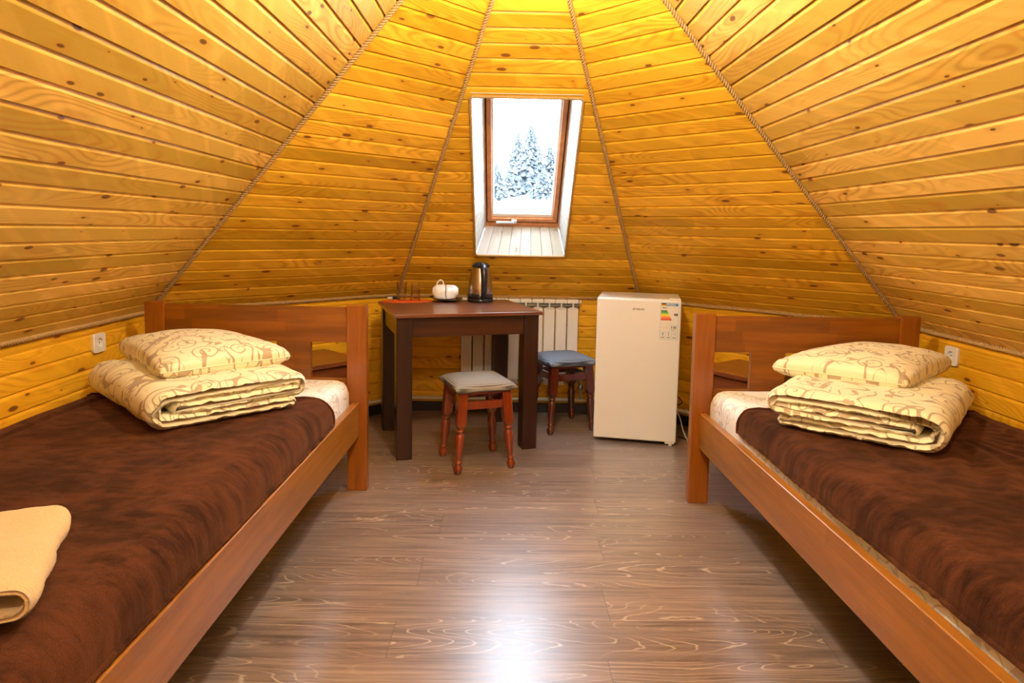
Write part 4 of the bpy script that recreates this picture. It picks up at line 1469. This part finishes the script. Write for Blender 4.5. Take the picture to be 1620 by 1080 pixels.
socket((-1.7567, 2.872, .688), 1, 'white wall socket above the bed with the towel')
socket((1.9821, 2.886, .690), -1, 'white wall socket above the bed beside the fridge')

# ---------------------------------------------------------------- things on the table
tz = TH + .0005
mat_pts = []
b = bmesh.new()
cxm, cym = -.585, 4.02
for zz in (tz, tz + .0025):
    mat_pts.append([b.verts.new((cxm + math.cos(a) * .155 * math.cos(R(17)) - math.sin(a) * .085 * math.sin(R(17)),
                                 cym + math.cos(a) * .155 * math.sin(R(17)) + math.sin(a) * .085 * math.cos(R(17)), zz)) for a in [2 * PI * k / 40 for k in range(40)]])
b.faces.new(mat_pts[0][::-1]); b.faces.new(mat_pts[1])
for k in range(40): b.faces.new((mat_pts[0][k], mat_pts[0][(k + 1) % 40], mat_pts[1][(k + 1) % 40], mat_pts[1][k]))
tag(bm_obj('place_mat', b, M['orange']), 'oval orange mat under the glasses on the table', 'mat')

def tumbler(x, y, label, inv=False):
    r0, r1, h, w = .025, .0315, .112, .002
    if inv:
        prof = [(r0 - .006, h - .001), (r0, h), (r0 + .001, h - .006), (r1, 0), (r1 - w, 0), (r0 - w, h - .012), (0, h - .012)]
        prof = [(0, h)] + prof[1:]
    else:
        prof = [(0, 0), (r0, 0), (r0 + .001, .004), (r1, h), (r1 - w, h), (r0 - w + .001, .012), (0, .012)]
    o = lathe_obj('glass_tumbler', prof, M['tumbler'], None, 32)
    o.location = (x, y, tz + .003)
    tag(o, label, 'glass', 'glass tumblers on the orange mat')
tumbler(-.622, 4.035, 'clear glass tumbler beside the lighter on the orange mat')
tumbler(-.541, 4.050, 'clear glass tumbler on the orange mat, on the side towards the cups', True)

lt = thing('lighter', 'small black and white lighter lying beside the glasses', 'lighter', (-.715, 4.075, tz + .0035), R(10))
for nm, x0, x1, mt, r in (('lighter_body', .030, .075, M['navy'], .008), ('lighter_cap', .0, .030, M['white_plastic'], .0065)):
    tube_obj(nm, [(x0, 0, .008), (x1, 0, .008)], r, mt, lt, 14)

def saucer(x, y, z, r, mat, label):
    o = lathe_obj('saucer', [(0, .001), (r * .5, 0), (r * .55, .003), (r * .8, .008), (r, .014), (r * .995, .0165), (r * .78, .0105), (r * .5, .0055), (0, .005)], mat, None, 44)
    o.location = (x, y, z)
    tag(o, label, 'saucer', 'saucers under the cups')
saucer(-.345, 4.065, tz, .092, M['saucer_dark'], 'black saucer beneath the white saucer and cups')
saucer(-.412, 4.185, tz, .062, M['saucer_dark'], 'black saucer half hidden behind the cups')
saucer(-.365, 4.055, tz + .0095, .070, M['porcelain'], 'white saucer on the black one, holding the two cups')

def cup(loc, rz, flipx, label, handle_ang, sc=1.0):
    t = thing('cup', label, 'cup', loc, rz, 'white cups lying on the saucers')
    prof = [(0, 0), (.020, 0), (.022, -.004), (.024, -.004), (.026, .001), (.036, .010), (.0415, .028), (.0425, .060), (.0425, .072), (.0405, .072), (.038, .036), (.030, .014), (0, .004)]
    b = bmesh.new(); lathe(b, [(r * sc, z * sc) for r, z in prof], 36)
    Mx = Matrix.Rotation(R(90) * flipx, 4, 'Y')
    bmesh.ops.transform(b, matrix=Mx, verts=b.verts)
    bm_obj('cup_body', b, M['porcelain'], t)
    b = bmesh.new()
    c, s = math.cos(handle_ang), math.sin(handle_ang)
    pts = smooth_path([(r * sc * c * 1.0, r * sc * s, z * sc) for r, z in ((.040, .060), (.058, .058), (.068, .046), (.064, .034), (.052, .024), (.036, .020))], 5)
    tube(b, pts, .0042 * sc, 10)
    bmesh.ops.transform(b, matrix=Mx, verts=b.verts)
    bm_obj('cup_handle', b, M['porcelain'], t)
cz = tz + .0125 + .0455 + .003
cup((-.432, 4.045, cz), R(4), 1, 'white cup lying on its side with its handle up', PI)
cup((-.2850, 4.058, cz - .001), R(4), -1, 'white cup lying mouth to mouth with the other, handle turned to the back', PI * .5, .98)

# kettle
kt = thing('electric_kettle', 'steel electric kettle with black handle standing on the table', 'kettle', (-.147, 4.078, tz), R(14))
lathe_obj('power_base', [(0, 0), (.076, 0), (.079, .004), (.079, .016), (.074, .021), (0, .021)], M['black'], kt, 44)
lathe_obj('lower_collar', [(0, .0215), (.075, .0215), (.0775, .025), (.0770, .047), (.0745, .049), (0, .049)], M['black'], kt, 44)
lathe_obj('steel_body', [(.0740, .047), (.0755, .055), (.0735, .090), (.0690, .130), (.0625, .170), (.0560, .200), (.0525, .212), (0, .213)], M['steel'], kt, 56)
lathe_obj('lid', [(0, .2125), (.0535, .2125), (.0550, .217), (.0520, .223), (.0430, .232), (.0250, .239), (0, .241)], M['black'], kt, 44)
b = bmesh.new()
hp = smooth_path([(0, -.028, .226), (0, -.056, .226), (0, -.082, .212), (0, -.098, .182), (0, -.106, .140), (0, -.104, .090), (0, -.092, .050), (0, -.074, .034)], 6)
tube(b, hp, .012, 12, rs=[.014 + .004 * math.sin(PI * min(1, q / len(hp) * 1.3)) for q in range(len(hp))])
for v in b.verts: v.co.x *= 1.15
bm_obj('handle', b, M['black'], kt, smooth=True)
lathe_obj('lid_button', [(0, 0), (.009, 0), (.009, .003), (.007, .005), (0, .0055)], M['chrome'], kt, 20, Matrix.Translation((0, -.079, .226)) @ Matrix.Rotation(R(42), 4, 'X'))
boxobj('spout', (-.016, .016, .046, .066, .186, .208), M['steel'], kt, .006, 3)
